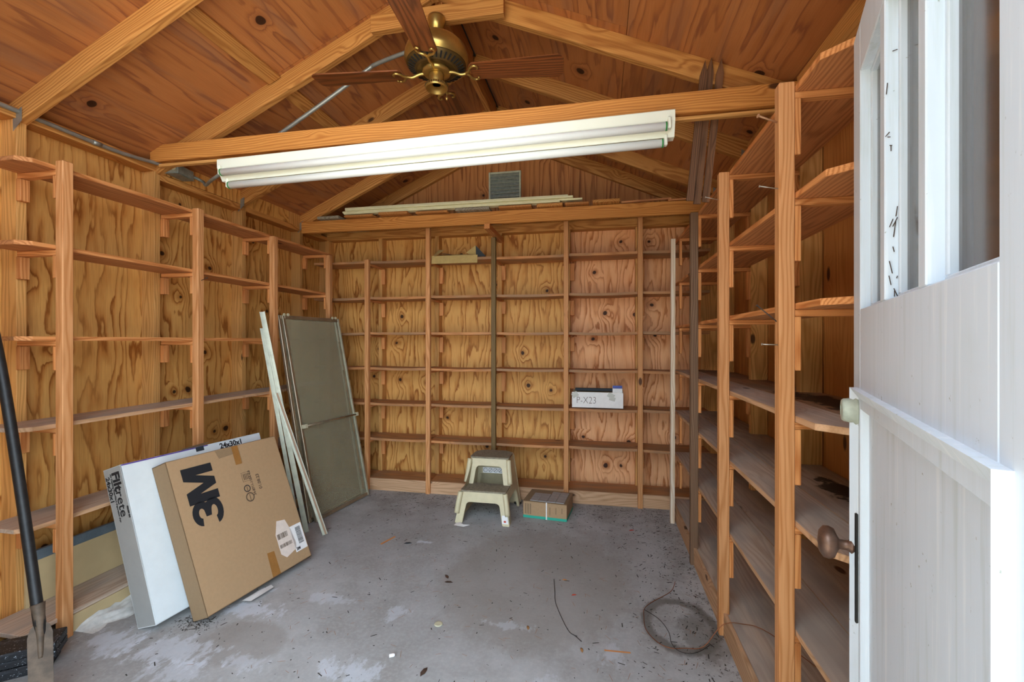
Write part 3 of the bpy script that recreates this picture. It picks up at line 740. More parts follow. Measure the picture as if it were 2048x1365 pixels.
# blades (local X outward)
def blade_outline():
    pts = []; r0, r1, w0, w1 = 0.175, 0.640, 0.056, 0.074
    pts += [(r0, -w0 + 0.012), (r0 + 0.012, -w0)]
    for k in range(7):
        a = -math.pi / 2 + k * math.pi / 12; pts.append((r1 - 0.035 + 0.035 * math.cos(a), -w1 + 0.035 + 0.035 * math.sin(a)))
    for k in range(7):
        a = k * math.pi / 12; pts.append((r1 - 0.035 + 0.035 * math.cos(a), w1 - 0.035 + 0.035 * math.sin(a)))
    pts += [(r0 + 0.012, w0), (r0, w0 - 0.012)]
    return pts
zb = 2.685
for k in range(4):
    R_ = FM @ Matrix.Rotation(math.radians(5 + 90 * k), 4, 'Z') @ Matrix.Translation((0, 0, zb))
    P_ = R_ @ Matrix.Rotation(math.radians(-8), 4, 'X')
    bl = extrude_poly('blade', blade_outline(), 0.006, M['blade'], fan, M=P_, bev=0.0015)
    # blade iron: arm with a scrolled fork beneath the blade
    V = []; F = []
    def add(pts, r, Mx):
        v, f = tube_geo(pts, r, 8, 5); n0 = len(V); V.extend([Mx @ q for q in v]); F.extend([tuple(i + n0 for i in g) for g in f])
    add([(0.045, 0, 0.004), (0.085, 0, 0.002), (0.125, 0, -0.012), (0.155, 0, -0.008)], lambda t: 0.009 - 0.002 * t, R_)
    for sg in (-1, 1):
        add([(0.150, 0, -0.008), (0.168, 0.014 * sg, -0.009), (0.178, 0.034 * sg, -0.009), (0.198, 0.046 * sg, -0.008), (0.214, 0.038 * sg, -0.009), (0.210, 0.027 * sg, -0.011)], lambda t: 0.007 - 0.002 * t, P_)
    mk('blade_iron', V, F, M['brass'], bl, smooth=True)
    for sx, sy in ((0.178, 0.0), (0.205, -0.036), (0.205, 0.036)):
        pass
ch = tube('pull_chain', [fc + Vector((0.045, 0.01, 2.64)), fc + Vector((0.050, 0.012, 2.60)), fc + Vector((0.050, 0.012, 2.565))], 0.0012, M['brass'], fan, seg=6)
lathe('chain_fob', [(0.001, 0.012), (0.006, 0.006), (0.007, 0.0), (0.004, -0.007), (0.001, -0.009)], M['brass'], ch, M=Matrix.Translation(fc + Vector((0.050, 0.012, 2.56))), seg=12)

# ------------------------------------------------------------------ fluorescent fixture
fx = tag(empty('fluorescent_light', (-0.87, 2.15, 2.38)), 'long white two-tube fluorescent strip light on the tie beam', 'light fixture')
fx0, fx1 = -2.062, 0.333
# channel hangs on the camera side of the beam
prof = [(2.193, 2.290), (2.193, 2.402), (2.120, 2.402), (2.116, 2.398), (2.116, 2.352), (2.124, 2.340), (2.150, 2.290)]
V = [(fx0, y, z) for y, z in prof] + [(fx1, y, z) for y, z in prof]; n_ = len(prof)
F = [tuple(range(n_)), tuple(range(2 * n_ - 1, n_ - 1, -1))] + [(k, k + n_, (k + 1) % n_ + n_, (k + 1) % n_) for k in range(n_)]
mk('channel', V, F, M['fixture_w'], fx)
for q_, ty, tz in ((0.0, 2.106, 2.322), (0.012, 2.146, 2.264)):
    tb = tube('tube', [(fx0 + 0.035 + q_, ty, tz), (fx1 - 0.035 - q_, ty, tz)], 0.019, M['tube_w'], fx, seg=20, n=1)
    for xe, sg in ((fx0 + 0.035 + q_, 1), (fx1 - 0.035 - q_, -1)):
        mr = Matrix.Translation((xe + 0.006 * sg, ty, tz)) @ Matrix.Rotation(math.radians(90), 4, 'Y')
        lathe('end_ring', [(0.0185, -0.004), (0.0198, -0.003), (0.0198, 0.003), (0.0185, 0.004)], M['green'], tb, M=mr, seg=20)
        aabox('lamp_holder', (xe - 0.001 * sg, ty - 0.010, tz - 0.012), (xe - 0.016 * sg, ty + 0.018, tz + 0.040), M['fixture_w'], fx, bev=0.004)

fx.location.z -= 0.052; fx.rotation_euler.y = -math.atan(0.042 / 2.395)

# ------------------------------------------------------------------ conduits and junction box
jb = tag(empty('junction_box', (-2.54, 2.30, 2.36)), 'grey metal junction box at the end of the wall conduit', 'junction box')
Mj = Matrix.Translation((-2.54, 2.335, 2.372)) @ Matrix.Rotation(math.radians(10), 4, 'Z')
place('box_body', box_mesh(0.075, 0.135, 0.055, M['galv_dull'], 0.004), jb, M=Mj)
place('cover_plate', box_mesh(0.080, 0.142, 0.003, M['galv_dull'], 0.001), jb, M=Mj @ Matrix.Translation((0, 0, -0.030)))
lathe('knockout', [(0.012, -0.002), (0.012, 0.002)], M['cream'], jb, M=Mj @ Matrix.Translation((0.012, -0.069, 0.0)) @ Matrix.Rotation(math.radians(90), 4, 'X'), seg=16)
lathe('connector', [(0.013, 0), (0.013, 0.02), (0.010, 0.03)], M['galv_dull'], jb, M=Mj @ Matrix.Translation((0.02, 0.065, 0)) @ Matrix.Rotation(math.radians(-90), 4, 'X'), seg=14)
lathe('connector', [(0.013, 0), (0.013, 0.016), (0.010, 0.026)], M['galv_dull'], jb, M=Mj @ Matrix.Translation((-0.018, -0.065, 0.008)) @ Matrix.Rotation(math.radians(90), 4, 'X'), seg=14)
cd = tube('electrical_conduit', [(-2.588, 0.40, 2.375), (-2.588, 1.0, 2.374), (-2.588, 1.6, 2.372), (-2.586, 1.95, 2.365), (-2.580, 2.10, 2.372), (-2.572, 2.19, 2.380), (-2.556, 2.25, 2.380)], 0.0105, M['galv'], None, seg=12)
tag(cd, 'bare steel conduit running along the top of the left wall', 'conduit')
lathe('coupling', [(0.0125, -0.02), (0.0125, 0.02)], M['galv'], cd, M=Matrix.Translation((-2.5865, 1.90, 2.3665)) @ Matrix.Rotation(math.radians(90), 4, 'X'), seg=14)
fcd = tube('flexible_conduit', [(-2.53, 2.425, 2.372), (-2.48, 2.44, 2.345), (-2.38, 2.36, 2.29), (-2.24, 2.25, 2.265), (-2.12, 2.165, 2.250), (-2.055, 2.150, 2.268)], 0.009, M['galv_dull'], None, seg=12)
tag(fcd, 'short curved grey conduit looping from junction box to strip light', 'conduit')
fcd2 = tube('electrical_conduit', [(-1.96, 2.34, 2.49), (-1.60, 2.34, 2.685), (-1.30, 2.34, 2.855), (-1.24, 2.335, 2.883), (-1.10, 2.31, 2.90), (-0.90, 2.28, 2.925), (-0.84, 2.255, 2.985)], 0.011, M['galv'], None, seg=12)
tag(fcd2, 'thin steel conduit rising behind the tie beam to the ceiling fan', 'conduit')

# ------------------------------------------------------------------ cartons
def carton_frame(x, y, psi, phi, W, L, t):
    e = Vector((math.sin(psi), math.cos(psi), 0)); m = Vector((-math.cos(psi), math.sin(psi), 0)); z = Vector((0, 0, 1))
    up = math.sin(phi) * m + math.cos(phi) * z; out = -math.cos(phi) * m + math.sin(phi) * z
    return Vector((x, y, 0.001)), e, up, out
def carton(name, fr, W, L, t, mats, label):
    """mats: front, narrow left side, rest"""
    o0, e, up, out = fr
    root = tag(empty(name, o0), label, 'box')
    th = 0.004
    def panel(nm, o, a, b_, n, la, lb, m):
        Mx = basis(o, a, b_, n)
        place(nm, box_mesh(la, lb, th, m, 0.0008), root, M=Mx @ Matrix.Translation((la / 2, lb / 2, 0)))
    panel('front_panel', o0 + out * (t - th / 2), e, up, out, W, L, mats[0])
    panel('back_panel', o0 + out * (th / 2), e, up, out, W, L, mats[2])
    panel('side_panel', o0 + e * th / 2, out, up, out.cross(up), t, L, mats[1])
    panel('side_panel', o0 + e * (W - th / 2), out, up, out.cross(up), t, L, mats[2])
    panel('bottom_panel', o0 + up * th / 2, e, out, e.cross(out), W, t, mats[2])
    panel('top_panel', o0 + up * (L - th / 2), e, out, e.cross(out), W, t, mats[2])
    return root
# brown carton
p3 = (-1.885, 1.801, 0.143, 0.392); W3, L3, T3 = 0.645, 0.756, 0.102
fr3 = carton_frame(*p3, W3, L3, T3); o0, e, up, out = fr3
c3 = carton('cardboard_box', fr3, W3, L3, T3, (M['cardboard'], M['cardboard_side'], M['cardboard_side']), 'flat brown cardboard carton with big black 3M lettering leaning on the white carton')
def onface(u_, v_, lift=0.0006, rot=0.0):
    """u along the width from the left edge, v up; origin matrix on the front face"""
    B = basis(o0 + e * u_ + up * v_ + out * (T3 + lift), e, up, e.cross(up))
    return B @ Matrix.Rotation(rot, 4, 'Z')
# 3M logo, reading upwards. letter space: x along text, y letter height 1
def arc(cx, cy, rx, ry, a0, a1, n=12):
    return [(cx + rx * math.cos(math.radians(a0 + (a1 - a0) * k / n)), cy + ry * math.sin(math.radians(a0 + (a1 - a0) * k / n))) for k in range(n + 1)]
three = []
three += arc(0.44, 0.70, 0.42, 0.30, 172, -38, 14)            # outer top bowl
three += arc(0.42, 0.29, 0.46, 0.29, 38, -172, 14)            # outer bottom bowl
three += arc(0.42, 0.29, 0.20, 0.10, -172, 58, 10)            # inner bottom
three += [(0.30, 0.42), (0.30, 0.59)]
three += arc(0.44, 0.70, 0.17, 0.10, -58, 172, 10)            # inner top
emm = [(0, 0), (0.30, 0), (0.30, 0.58), (0.50, 0.0), (0.76, 0.0), (0.96, 0.58), (0.96, 0), (1.26, 0), (1.26, 1.0), (0.84, 1.0), (0.63, 0.40), (0.42, 1.0), (0, 1.0)]
hgt = 0.157; LM = onface(0.213, 0.395, rot=math.radians(90)) @ Matrix.Diagonal((hgt * 0.94, hgt, 1, 1))
lg = empty('printed_logo', o0); lg.parent = c3; lg.matrix_parent_inverse = WM(c3).inverted()
def flat(name, outline, Mx, m, parent):
    return extrude_poly(name, outline, 0.0004, m, parent, M=Mx)
flat('letter', three, LM, M['ink'], lg); flat('letter', [(x + 0.80, y) for x, y in emm], LM, M['ink'], lg)
# stamps
for nm, uu, vv, rr in (('stamp', 0.375, 0.455, 0.026), ('stamp', 0.372, 0.505, 0.020)):
    o_s = [(rr * math.cos(2 * math.pi * k / 24), rr * math.sin(2 * math.pi * k / 24)) for k in range(24)]
    rg = [(x, y) for x, y in o_s] + [(o_s[0][0], o_s[0][1] - 1e-4)] + [(x * 0.72, y * 0.72) for x, y in o_s[::-1]]
    V = [(x, y, 0) for x, y in o_s] + [(x * 0.75, y * 0.75, 0) for x, y in o_s]
    F = [(k, (k + 1) % 24, 24 + (k + 1) % 24, 24 + k) for k in range(24)]
    F.append(tuple(range(24, 48))) if False else None
    me = bpy.data.meshes.new(nm); me.from_pydata(V, [], [f for f in F if f]); me.materials.append(M['ink_soft'] if rr > .022 else M['ink'])
    st = place(nm, me, c3, M=onface(uu, vv, 0.001))
    for k in range(3):
        place('stamp_bar', box_mesh(rr * 0.9 - k * 0.004, 0.003, 0.0004, M['ink_soft'], 0), st, M=onface(uu, vv - 0.008 + k * 0.008, 0.001, math.radians(90)))
bx_ = empty('printed_square', o0); bx_.parent = c3; bx_.matrix_parent_inverse = WM(c3).inverted()
for a0_, b0_, la, lb in ((0, 0, 0.05, 0.0015), (0, 0.05, 0.05, 0.0015), (-0.025, 0.025, 0.0015, 0.05), (0.025, 0.025, 0.0015, 0.05)):
    place('line', box_mesh(la, lb, 0.0004, M['ink_soft'], 0), bx_, M=onface(0.385 + a0_, 0.545 + b0_, 0.001))
for k in range(4):
    place('line', box_mesh(0.034, 0.004, 0.0004, M['ink_soft'], 0), bx_, M=onface(0.371 + k * 0.009, 0.570, 0.001, math.radians(90)))
text_mesh('stamp_text', '34-8711-1134-4.0', 0.020, M['ink_soft'], c3, onface(0.415, 0.455, rot=math.radians(90)), bold=0.0006)
text_mesh('stamp_text', '01.08.23', 0.026, M['ink_soft'], c3, onface(0.462, 0.478, rot=math.radians(90)), bold=0.0006)
# shipping label
flat('shipping_label', [(0.0, 0.03), (0.03, 0.0), (0.105, 0.02), (0.115, 0.05), (0.105, 0.13), (0.085, 0.20), (0.03, 0.21), (0.0, 0.14)], onface(0.455, 0.062), M['paper_pink'], c3)
sl = c3.children[-1] if c3.children else c3
for v0, n_b, h_ in ((0.185, 17, 0.030), (0.130, 20, 0.020)):
    x_ = 0.462
    lab = empty('barcode', o0); lab.parent = c3; lab.matrix_parent_inverse = WM(c3).inverted()
    for k in range(n_b):
        w_ = random.choice((0.0012, 0.002, 0.003)); place('bar', box_mesh(w_, h_, 0.0004, M['ink_soft'], 0), lab, M=onface(x_ + w_ / 2, v0, 0.0014)); x_ += w_ + random.choice((0.0012, 0.002, 0.003))
flat('paper_label', [(0, 0), (0.085, 0), (0.085, 0.15), (0, 0.15)], onface(0.553, 0.060), M['paper'], c3)
lab = empty('barcode', o0); lab.parent = c3; lab.matrix_parent_inverse = WM(c3).inverted(); y_ = 0.098
for k in range(26):
    w_ = random.choice((0.0012, 0.002, 0.003)); place('bar', box_mesh(0.036, w_, 0.0004, M['ink'], 0), lab, M=onface(0.606, y_ + w_ / 2, 0.0014)); y_ += w_ + 0.0017
text_mesh('label_text', '3M', 0.022, M['ink'], c3, onface(0.560, 0.068, 0.0012), bold=0.001)
# tape strips and the lifted flap
flat('tape_strip', [(0, 0), (0.052, 0), (0.050, 0.125), (0.006, 0.130)], onface(0.368, 0.004, 0.001), M['tape'], c3)
flat('tape_strip', [(0, 0), (0.038, 0), (0.040, 0.105), (0.002, 0.105)], onface(0.345, 0.648, 0.003), M['tape'], c3)
flat('cardboard_patch', [(0.012, 0), (0.115, 0.006), (0.118, 0.044), (0.0, 0.044)], onface(0.252, 0.706, 0.001), M['cardboard_side'], c3)
# white carton
pw = (-2.088, 1.707, 0.117, 0.324); WW, LW, TW = 0.779, 0.748, 0.124
frw = carton_frame(*pw, WW, LW, TW)
cw = carton('filter_box', frw, WW, LW, TW, (M['whitebox'], M['whitebox_shaded'], M['whitebox']), 'flat white carton with black lettering on its shade-greyed narrow side, behind the brown one')
o0w, ew, uw, ow = frw
def onside(a, v_, rot=0.0, lift=0.0008):
    # narrow left side: a from the back edge toward the front, v up
    B = basis(o0w + ow * a + uw * v_ - ew * lift, ow, uw, ow.cross(uw)); return B @ Matrix.Rotation(rot, 4, 'Z')
dn = math.radians(-90)
text_mesh('printed_text', 'Filt', 0.070, M['ink'], cw, onside(0.056, 0.725, dn), bold=0.0028, sx=1.05)
text_mesh('printed_text', 'rete', 0.070, M['ink'], cw, onside(0.056, 0.634, dn), bold=0.0006, sx=1.05)
text_mesh('printed_text', 'Air Cleaning Filter/Filtre d\'epuration d\'air', 0.0145, M['ink'], cw, onside(0.041, 0.720, dn), bold=0.0005, sx=0.95)
text_mesh('printed_text', '24x30x1', 0.036, M['ink'], cw, onside(0.008, 0.71, dn), bold=0.0012, sx=1.0)
text_mesh('printed_text', 'FROM 3M', 0.013, M['ink'], cw, onside(0.108, 0.555, dn), bold=0.0012)
Bt = basis(o0w + uw * (LW + 0.0008) + ow * 0.055 + ew * 0.47, ew, ow * -1, ew.cross(ow * -1))
Bt = basis(o0w + ow * (TW + 0.0008) + uw * (LW - 0.040) + ew * 0.50, ew, uw, ew.cross(uw))
text_mesh('printed_text', '24x30x1', 0.042, M['ink'], cw, Bt, bold=0.0014, sx=1.0)
place('violet_stripe', box_mesh(WW * 0.55, 0.006, 0.0006, M['violet'], 0), cw, M=basis(o0w + ow * (TW + 0.0004) + uw * (LW - 0.004) + ew * (WW * 0.28), ew, uw, ew.cross(uw)))
# finger slot with torn flap
place('hand_slot', box_mesh(0.045, 0.024, 0.0010, M['charcoal'], 0), cw, M=basis(o0w + ow * (TW + 0.0005) + uw * (LW - 0.014) + ew * 0.385, ew, uw, ew.cross(uw)))
mk('torn_flap', [o0w + ow * TW + uw * LW + ew * q + ow * dq + uw * dz for q, dq, dz in ((0.30, -0.02, 0.0), (0.42, -0.02, 0.0), (0.44, 0.012, 0.012), (0.36, 0.022, 0.010), (0.29, 0.004, 0.006))], [(0, 1, 2, 3, 4)], M['cardboard'], cw)

# ------------------------------------------------------------------ shower door panels and tracks
def glass_panel(o0g, psi, phi, W, L, label, bar):
    e = Vector((math.sin(psi), math.cos(psi), 0)); m = Vector((-math.cos(psi), math.sin(psi), 0)); z = Vector((0, 0, 1))
    upg = math.sin(phi) * m + math.cos(phi) * z; og = -math.cos(phi) * m + math.sin(phi) * z
    o0g = Vector(o0g); root = tag(empty('shower_door', o0g), label, 'shower door', 'shower doors leaning in the corner')
    def strip(nm, a, c_, w, t, mat): lumber(nm, a, c_, w, t, mat, root, up=og, bev=0.002)
    fw = 0.020
    strip('frame_stile', o0g + e * fw / 2, o0g + e * fw / 2 + upg * L, fw, 0.022, M['alu_frame'])
    strip('frame_stile', o0g + e * (W - fw / 2), o0g + e * (W - fw / 2) + upg * L, fw, 0.022, M['alu'])
    strip('frame_rail', o0g + e * fw + upg * 0.014, o0g + e * (W - fw) + upg * 0.014, 0.026, 0.020, M['alu_frame'])
    strip('frame_rail', o0g + e * fw + upg * (L - 0.014), o0g + e * (W - fw) + upg * (L - 0.014), 0.028, 0.020, M['alu_frame'])
    place('glass_pane', box_mesh(W - 2 * fw, L - 0.05, 0.005, M['obscure'], 0), root, M=basis(o0g + e * W / 2 + upg * L / 2, e, upg, e.cross(upg)))
    for q in (0.05, W - 0.05):
        lathe('roller', [(0.011, -0.004), (0.011, 0.004)], M['cream'], root, M=basis(o0g + e * q + upg * (L + 0.004) + og * 0.016, e, upg, e.cross(upg)), seg=14)
    if bar:
        tb = tube('towel_bar', [o0g + e * 0.02 + upg * 0.70 + og * 0.035, o0g + e * (W - 0.01) + upg * 0.70 + og * 0.035], 0.0075, M['alu_frame'], root, seg=10, n=1)
        for q in (0.02, W - 0.015):
            lumber('bar_bracket', o0g + e * q + upg * 0.70 + og * 0.006, o0g + e * q + upg * 0.70 + og * 0.045, 0.026, 0.030, M['cream'], root, up=upg)
    return root
glass_panel((-2.036, 2.954, 0.004), 0.125, 0.206, 0.628, 1.552, 'front shower door of obscure glass with a towel bar leaning in the corner', True)
glass_panel((-2.076, 2.925, 0.004), 0.125, 0.186, 0.628, 1.545, 'rear shower door of obscure glass, edge showing left of the front one', False)

def track(name, p0, p1, w, label, rust=False):
    p0, p1 = Vector(p0), Vector(p1); root = tag(empty(name, p0), label, 'metal track')
    ax = (p1 - p0).normalized(); view = (Vector((0, 0, CAMH)) - (p0 + p1) / 2); view = (view - ax * view.dot(ax)).normalized(); side = ax.cross(view).normalized()
    lumber('web', p0, p1, w, 0.003, M['alu'], root, up=view, bev=0)
    for s_, h_ in ((-w / 2, 0.022), (w / 2, 0.022), (-w * 0.12, 0.014)):
        q = side * s_ + view * h_ / 2; lumber('flange', p0 + q, p1 + q, 0.0025, h_, M['alu'], root, up=view, bev=0)
    if rust:
        q = side * (w * 0.18) + view * 0.004; lumber('tan_insert', p0 + q, p1 + q, w * 0.4, 0.003, M['rust_strip'], root, up=view, bev=0)
    return root
track('aluminium_track', (-2.000, 2.800, 0.0), (-2.332, 2.775, 1.535), 0.030, 'tall pale aluminium track leaning on the left shelving')
track('aluminium_track', (-2.060, 2.800, 0.0), (-2.355, 2.800, 1.42), 0.022, 'thin dark-edged aluminium track tucked behind the tall pale track')
track('aluminium_track', (-1.850, 2.790, 0.0), (-2.212, 2.765, 0.965), 0.030, 'shorter aluminium track with a tan strip leaning on the tall track', True)

# ------------------------------------------------------------------ step stool
stl = tag(empty('step_stool', (-0.835, 3.4, 0)), 'beige plastic two-step stool on the floor by the back shelving', 'step stool')
SX = -0.835
def arch(hw_b, hw_t, z0, z1, iw_b, iw_t, zi, rc=0.03):
    """inverted-U outline (x,z): outer half widths, inner opening half widths, opening top zi"""
    pts = [(-hw_b, z0), (-hw_t - 0.004, z1 - 0.02), (-hw_t + 0.012, z1), (hw_t - 0.012, z1), (hw_t + 0.004, z1 - 0.02), (hw_b, z0), (iw_b, z0)]
    for k in range(5):
        a = math.pi * k / 8; pts.append((iw_t - rc + rc * math.cos(a), zi - rc + rc * math.sin(a)))
    for k in range(5):
        a = math.pi / 2 + math.pi * k / 8; pts.append((-iw_t + rc + rc * math.cos(a), zi - rc + rc * math.sin(a)))
    pts.append((-iw_b, z0)); return pts
def panel_yz(name, outline, yf, t, parent=stl):
    return extrude_poly(name, outline, t, M['stool'], parent, f=lambda x, y, z: (SX + x, yf(y) + z, y), bev=0.004)
panel_yz('front_leg_panel', arch(0.205, 0.165, 0.0, 0.226, 0.150, 0.128, 0.150), lambda z: 3.150 + 0.16 * z, 0.030)
panel_yz('upper_front_panel', arch(0.172, 0.150, 0.215, 0.424, 0.122, 0.104, 0.366), lambda z: 3.335 + 0.20 * (z - 0.22), 0.026)
panel_yz('rear_leg_panel', arch(0.205, 0.150, 0.0, 0.424, 0.150, 0.112, 0.36), lambda z: 3.620 - 0.10 * z, 0.026)
for sg in (-1, 1):
    pts = [(3.156, 0.0), (3.225, 0.0), (3.250, 0.13), (3.275, 0.155), (3.500, 0.155), (3.530, 0.13), (3.560, 0.0), (3.640, 0.0), (3.602, 0.420), (3.385, 0.420), (3.345, 0.226), (3.188, 0.226)]
    extrude_poly('side_panel', pts, 0.020, M['stool'], stl, f=lambda y, z, t, sg=sg: (SX + sg * ((0.203 - 0.13 * z) - t), y, z), bev=0.003)
    # rounded corner ridges
    for pts, r_ in (([(0.166, 3.176, 0.224), (0.176, 3.166, 0.17), (0.190, 3.152, 0.075)], 0.019), ([(0.152, 3.372, 0.418), (0.160, 3.358, 0.34), (0.172, 3.336, 0.245)], 0.019)):
        tube('corner_ridge', [(SX + sg * x, y, z) for x, y, z in pts], r_, M['stool'], stl, seg=12, n=4)
    lathe('foot', [(0.030, 0.0), (0.032, 0.012), (0.026, 0.016)], M['rubber'], stl, M=Matrix.Translation((SX + sg * 0.178, 3.625, 0.0)), seg=16)
def rounded(x0, x1, y0, y1, r0, r1, n=6):
    pts = []
    for cx, cy, r, a0 in ((x1 - r0, y0 + r0, r0, -90), (x1 - r1, y1 - r1, r1, 0), (x0 + r1, y1 - r1, r1, 90), (x0 + r0, y0 + r0, r0, 180)):
        for k in range(n + 1):
            a = math.radians(a0 + 90 * k / n); pts.append((cx + r * math.cos(a), cy + r * math.sin(a)))
    return pts
def tread(name, pts, z):
    o = extrude_poly(name, pts, 0.012, M['stool_top'], stl, M=Matrix.Translation((0, 0, z)), bev=0.004)
    return o
tread('lower_tread', rounded(SX - 0.172, SX + 0.172, 3.180, 3.365, 0.02, 0.012), 0.222)
tread('upper_tread', rounded(SX - 0.156, SX + 0.156, 3.372, 3.612, 0.025, 0.10), 0.421)
cb = aabox('crossbar', (SX - 0.15, 3.583, 0.245), (SX + 0.15, 3.60, 0.300), M['stool'], stl, bev=0.004)
aabox('warning_label', (SX - 0.105, 3.581, 0.250), (SX + 0.075, 3.583, 0.296), M['paper'], cb, bev=0)
for k in range(4):
    mk('warning_symbol', [(SX - 0.082 + k * 0.042 + r_ * math.cos(a_ * 0.3142), 3.5803, 0.273 + r_ * math.sin(a_ * 0.3142)) for r_ in (0.017, 0.0145) for a_ in range(20)], [(a_, (a_ + 1) % 20, 20 + (a_ + 1) % 20, 20 + a_) for a_ in range(20)], M['charcoal'], cb)
    if k: lumber('warning_slash', (SX - 0.094 + k * 0.042, 3.5802, 0.261), (SX - 0.070 + k * 0.042, 3.5802, 0.285), 0.003, 0.0006, M['charcoal'], cb, up=(0, 1, 0), bev=0)
o = mk('leg_sticker', [(SX + 0.150, 3.1475 + 0.16 * 0.02, 0.018), (SX + 0.196, 3.1475 + 0.16 * 0.02, 0.018), (SX + 0.188, 3.1475 + 0.16 * 0.075, 0.075), (SX + 0.146, 3.1475 + 0.16 * 0.075, 0.075)], [(0, 1, 2, 3)], M['paper'], stl)
mk('sticker_spot', [(SX + 0.170 + 0.010 * math.cos(k * .785), 3.1465 + 0.16 * 0.035, 0.034 + 0.008 * math.sin(k * .785)) for k in range(8)], [tuple(range(8))], M['red'], o)

# ------------------------------------------------------------------ carton of tiles
tb = tag(empty('tile_carton', (-0.40, 3.34, 0), math.radians(-6)), 'brown carton with a teal band and white strap on the floor beside the stool', 'box')
TM = Matrix.Translation((-0.566, 3.352, 0)) @ Matrix.Rotation(math.radians(-6), 4, 'Z')
def tbx(name, a, c_, m, parent=tb, bev=0.0015):
    me = box_mesh(c_[0] - a[0], c_[1] - a[1], c_[2] - a[2], M[m], bev)
    return place(name, me, parent, M=TM @ Matrix.Translation([(a[i] + c_[i]) / 2 for i in range(3)]))
tbx('carton_body', (0, 0, 0.0), (0.332, 0.27, 0.122), 'cardboard', bev=0.003)
tbx('lid_flap', (-0.002, -0.002, 0.1225), (0.334, 0.272, 0.1265), 'cardboard_side')
tbx('teal_band', (0.001, -0.0012, 0.001), (0.331, 0.0, 0.020), 'teal', bev=0)
tbx('teal_band', (0.332, 0.001, 0.001), (0.3332, 0.269, 0.020), 'teal', bev=0)
tbx('strap', (0.176, -0.0024, 0.0), (0.184, -0.0012, 0.128), 'paper', bev=0)
for k in range(4): tbx('print_line', (0.015 + k * 0.014, -0.0012, 0.03), (0.019 + k * 0.014, -0.0002, 0.108), 'ink_soft', bev=0)
for k in range(3): tbx('print_line', (0.205 + k * 0.045, -0.0012, 0.036 + 0.01 * k), (0.208 + k * 0.045, -0.0002, 0.095), 'ink_soft', bev=0)
sh = tag(empty('mosaic_sheet', TM @ Vector((0.17, 0.12, 0.127))), 'sheet of square grey mosaic tiles lying on the tile carton', 'tiles')
for i in range(4):
    for j in range(4):
        if j == 3 and i < 2: continue
        tbx('tile', (0.052 + i * 0.0655, 0.008 + j * 0.0575, 0.1270), (0.052 + i * 0.0655 + 0.0625, 0.008 + j * 0.0575 + 0.0545, 0.1335), 'tile', sh, 0.001)

# ------------------------------------------------------------------ boxes on the back shelves
wb = tag(empty('carton', (-0.02, 3.82, 0.778)), 'torn white carton with scrawled number on the back shelf', 'box')
BM = Matrix.Translation((-0.225, 3.775, 0.779)) @ Matrix.Rotation(math.radians(-1.5), 4, 'Z')
def wbx(name, a, c_, m, parent=wb, bev=0.001, rot=None):
    me = box_mesh(c_[0] - a[0], c_[1] - a[1], c_[2] - a[2], M[m], bev)
    Mx = BM @ Matrix.Translation([(a[i] + c_[i]) / 2 for i in range(3)])
    if rot is not None: Mx = Mx @ rot
    return place(name, me, parent, M=Mx)
wbx('front_panel', (0, 0, 0), (0.415, 0.003, 0.128), 'paper'); wbx('back_panel', (0, 0.135, 0), (0.415, 0.138, 0.135), 'cardboard_side')
wbx('side_panel', (0, 0.003, 0), (0.003, 0.135, 0.128), 'paper'); wbx('side_panel', (0.412, 0.003, 0), (0.415, 0.135, 0.128), 'paper'); wbx('bottom_panel', (0.003, 0.003, 0), (0.412, 0.135, 0.003), 'cardboard_side')
wbx('flap', (0.020, 0.10, 0.128), (0.33, 0.137, 0.150), 'charcoal')
fl_ = wbx('flap', (0.330, 0.0, 0.126), (0.408, 0.003, 0.180), 'paper', rot=Matrix.Rotation(math.radians(-18), 4, 'X')); 
wbx('blue_band', (0.331, 0.0005, 0.162), (0.407, 0.0015, 0.186), 'blue', fl_, 0, rot=Matrix.Rotation(math.radians(-18), 4, 'X') @ Matrix.Translation((0, -0.004, 0)))
for k, (a, c_, rt) in enumerate((((0.29, -0.002, 0.085), (0.345, 0.0, 0.122), 25), ((0.305, -0.003, 0.062), (0.352, -0.001, 0.092), 15), ((0.0, -0.002, 0.085), (0.05, 0.0, 0.126), -30))):
    wbx('silver_tape', a, c_, 'foil', bev=0, rot=Matrix.Rotation(math.radians(rt), 4, 'Y'))
text_mesh('handwriting', 'P-X23', 0.082, M['ink_soft'], wb, BM @ basis((0.035, -0.0008, 0.034), (1, 0, 0), (0, 0, 1), (0, -1, 0)), bold=-0.0016, sx=0.80)
tc = tag(empty('carton', (-1.23, 3.78, 2.05)), 'torn tan carton tray on the top back shelf', 'box')
CM = Matrix.Translation((-1.435, 3.722, 2.0515)) @ Matrix.Rotation(math.radians(3), 4, 'Y') @ Matrix.Rotation(math.radians(2), 4, 'Z')
CM = Matrix.Translation((-1.435, 3.728, 2.0525)) @ Matrix.Rotation(math.radians(1.5), 4, 'Z')
def tcx(name, a, c_, m, rot=None, bev=0.001):
    me = box_mesh(c_[0] - a[0], c_[1] - a[1], c_[2] - a[2], M[m], bev)
    Mx = CM @ Matrix.Translation([(a[i] + c_[i]) / 2 for i in range(3)])
    if rot is not None: Mx = Mx @ rot
    return place(name, me, tc, M=Mx)
tcx('bottom_panel', (0, 0, 0), (0.405, 0.17, 0.003), 'tancard')
tcx('front_flap', (0.0, -0.016, -0.052), (0.41, -0.013, 0.018), 'tancard', Matrix.Rotation(math.radians(-6), 4, 'X'))
tcx('back_panel', (0, 0.167, 0), (0.405, 0.17, 0.06), 'tancard')
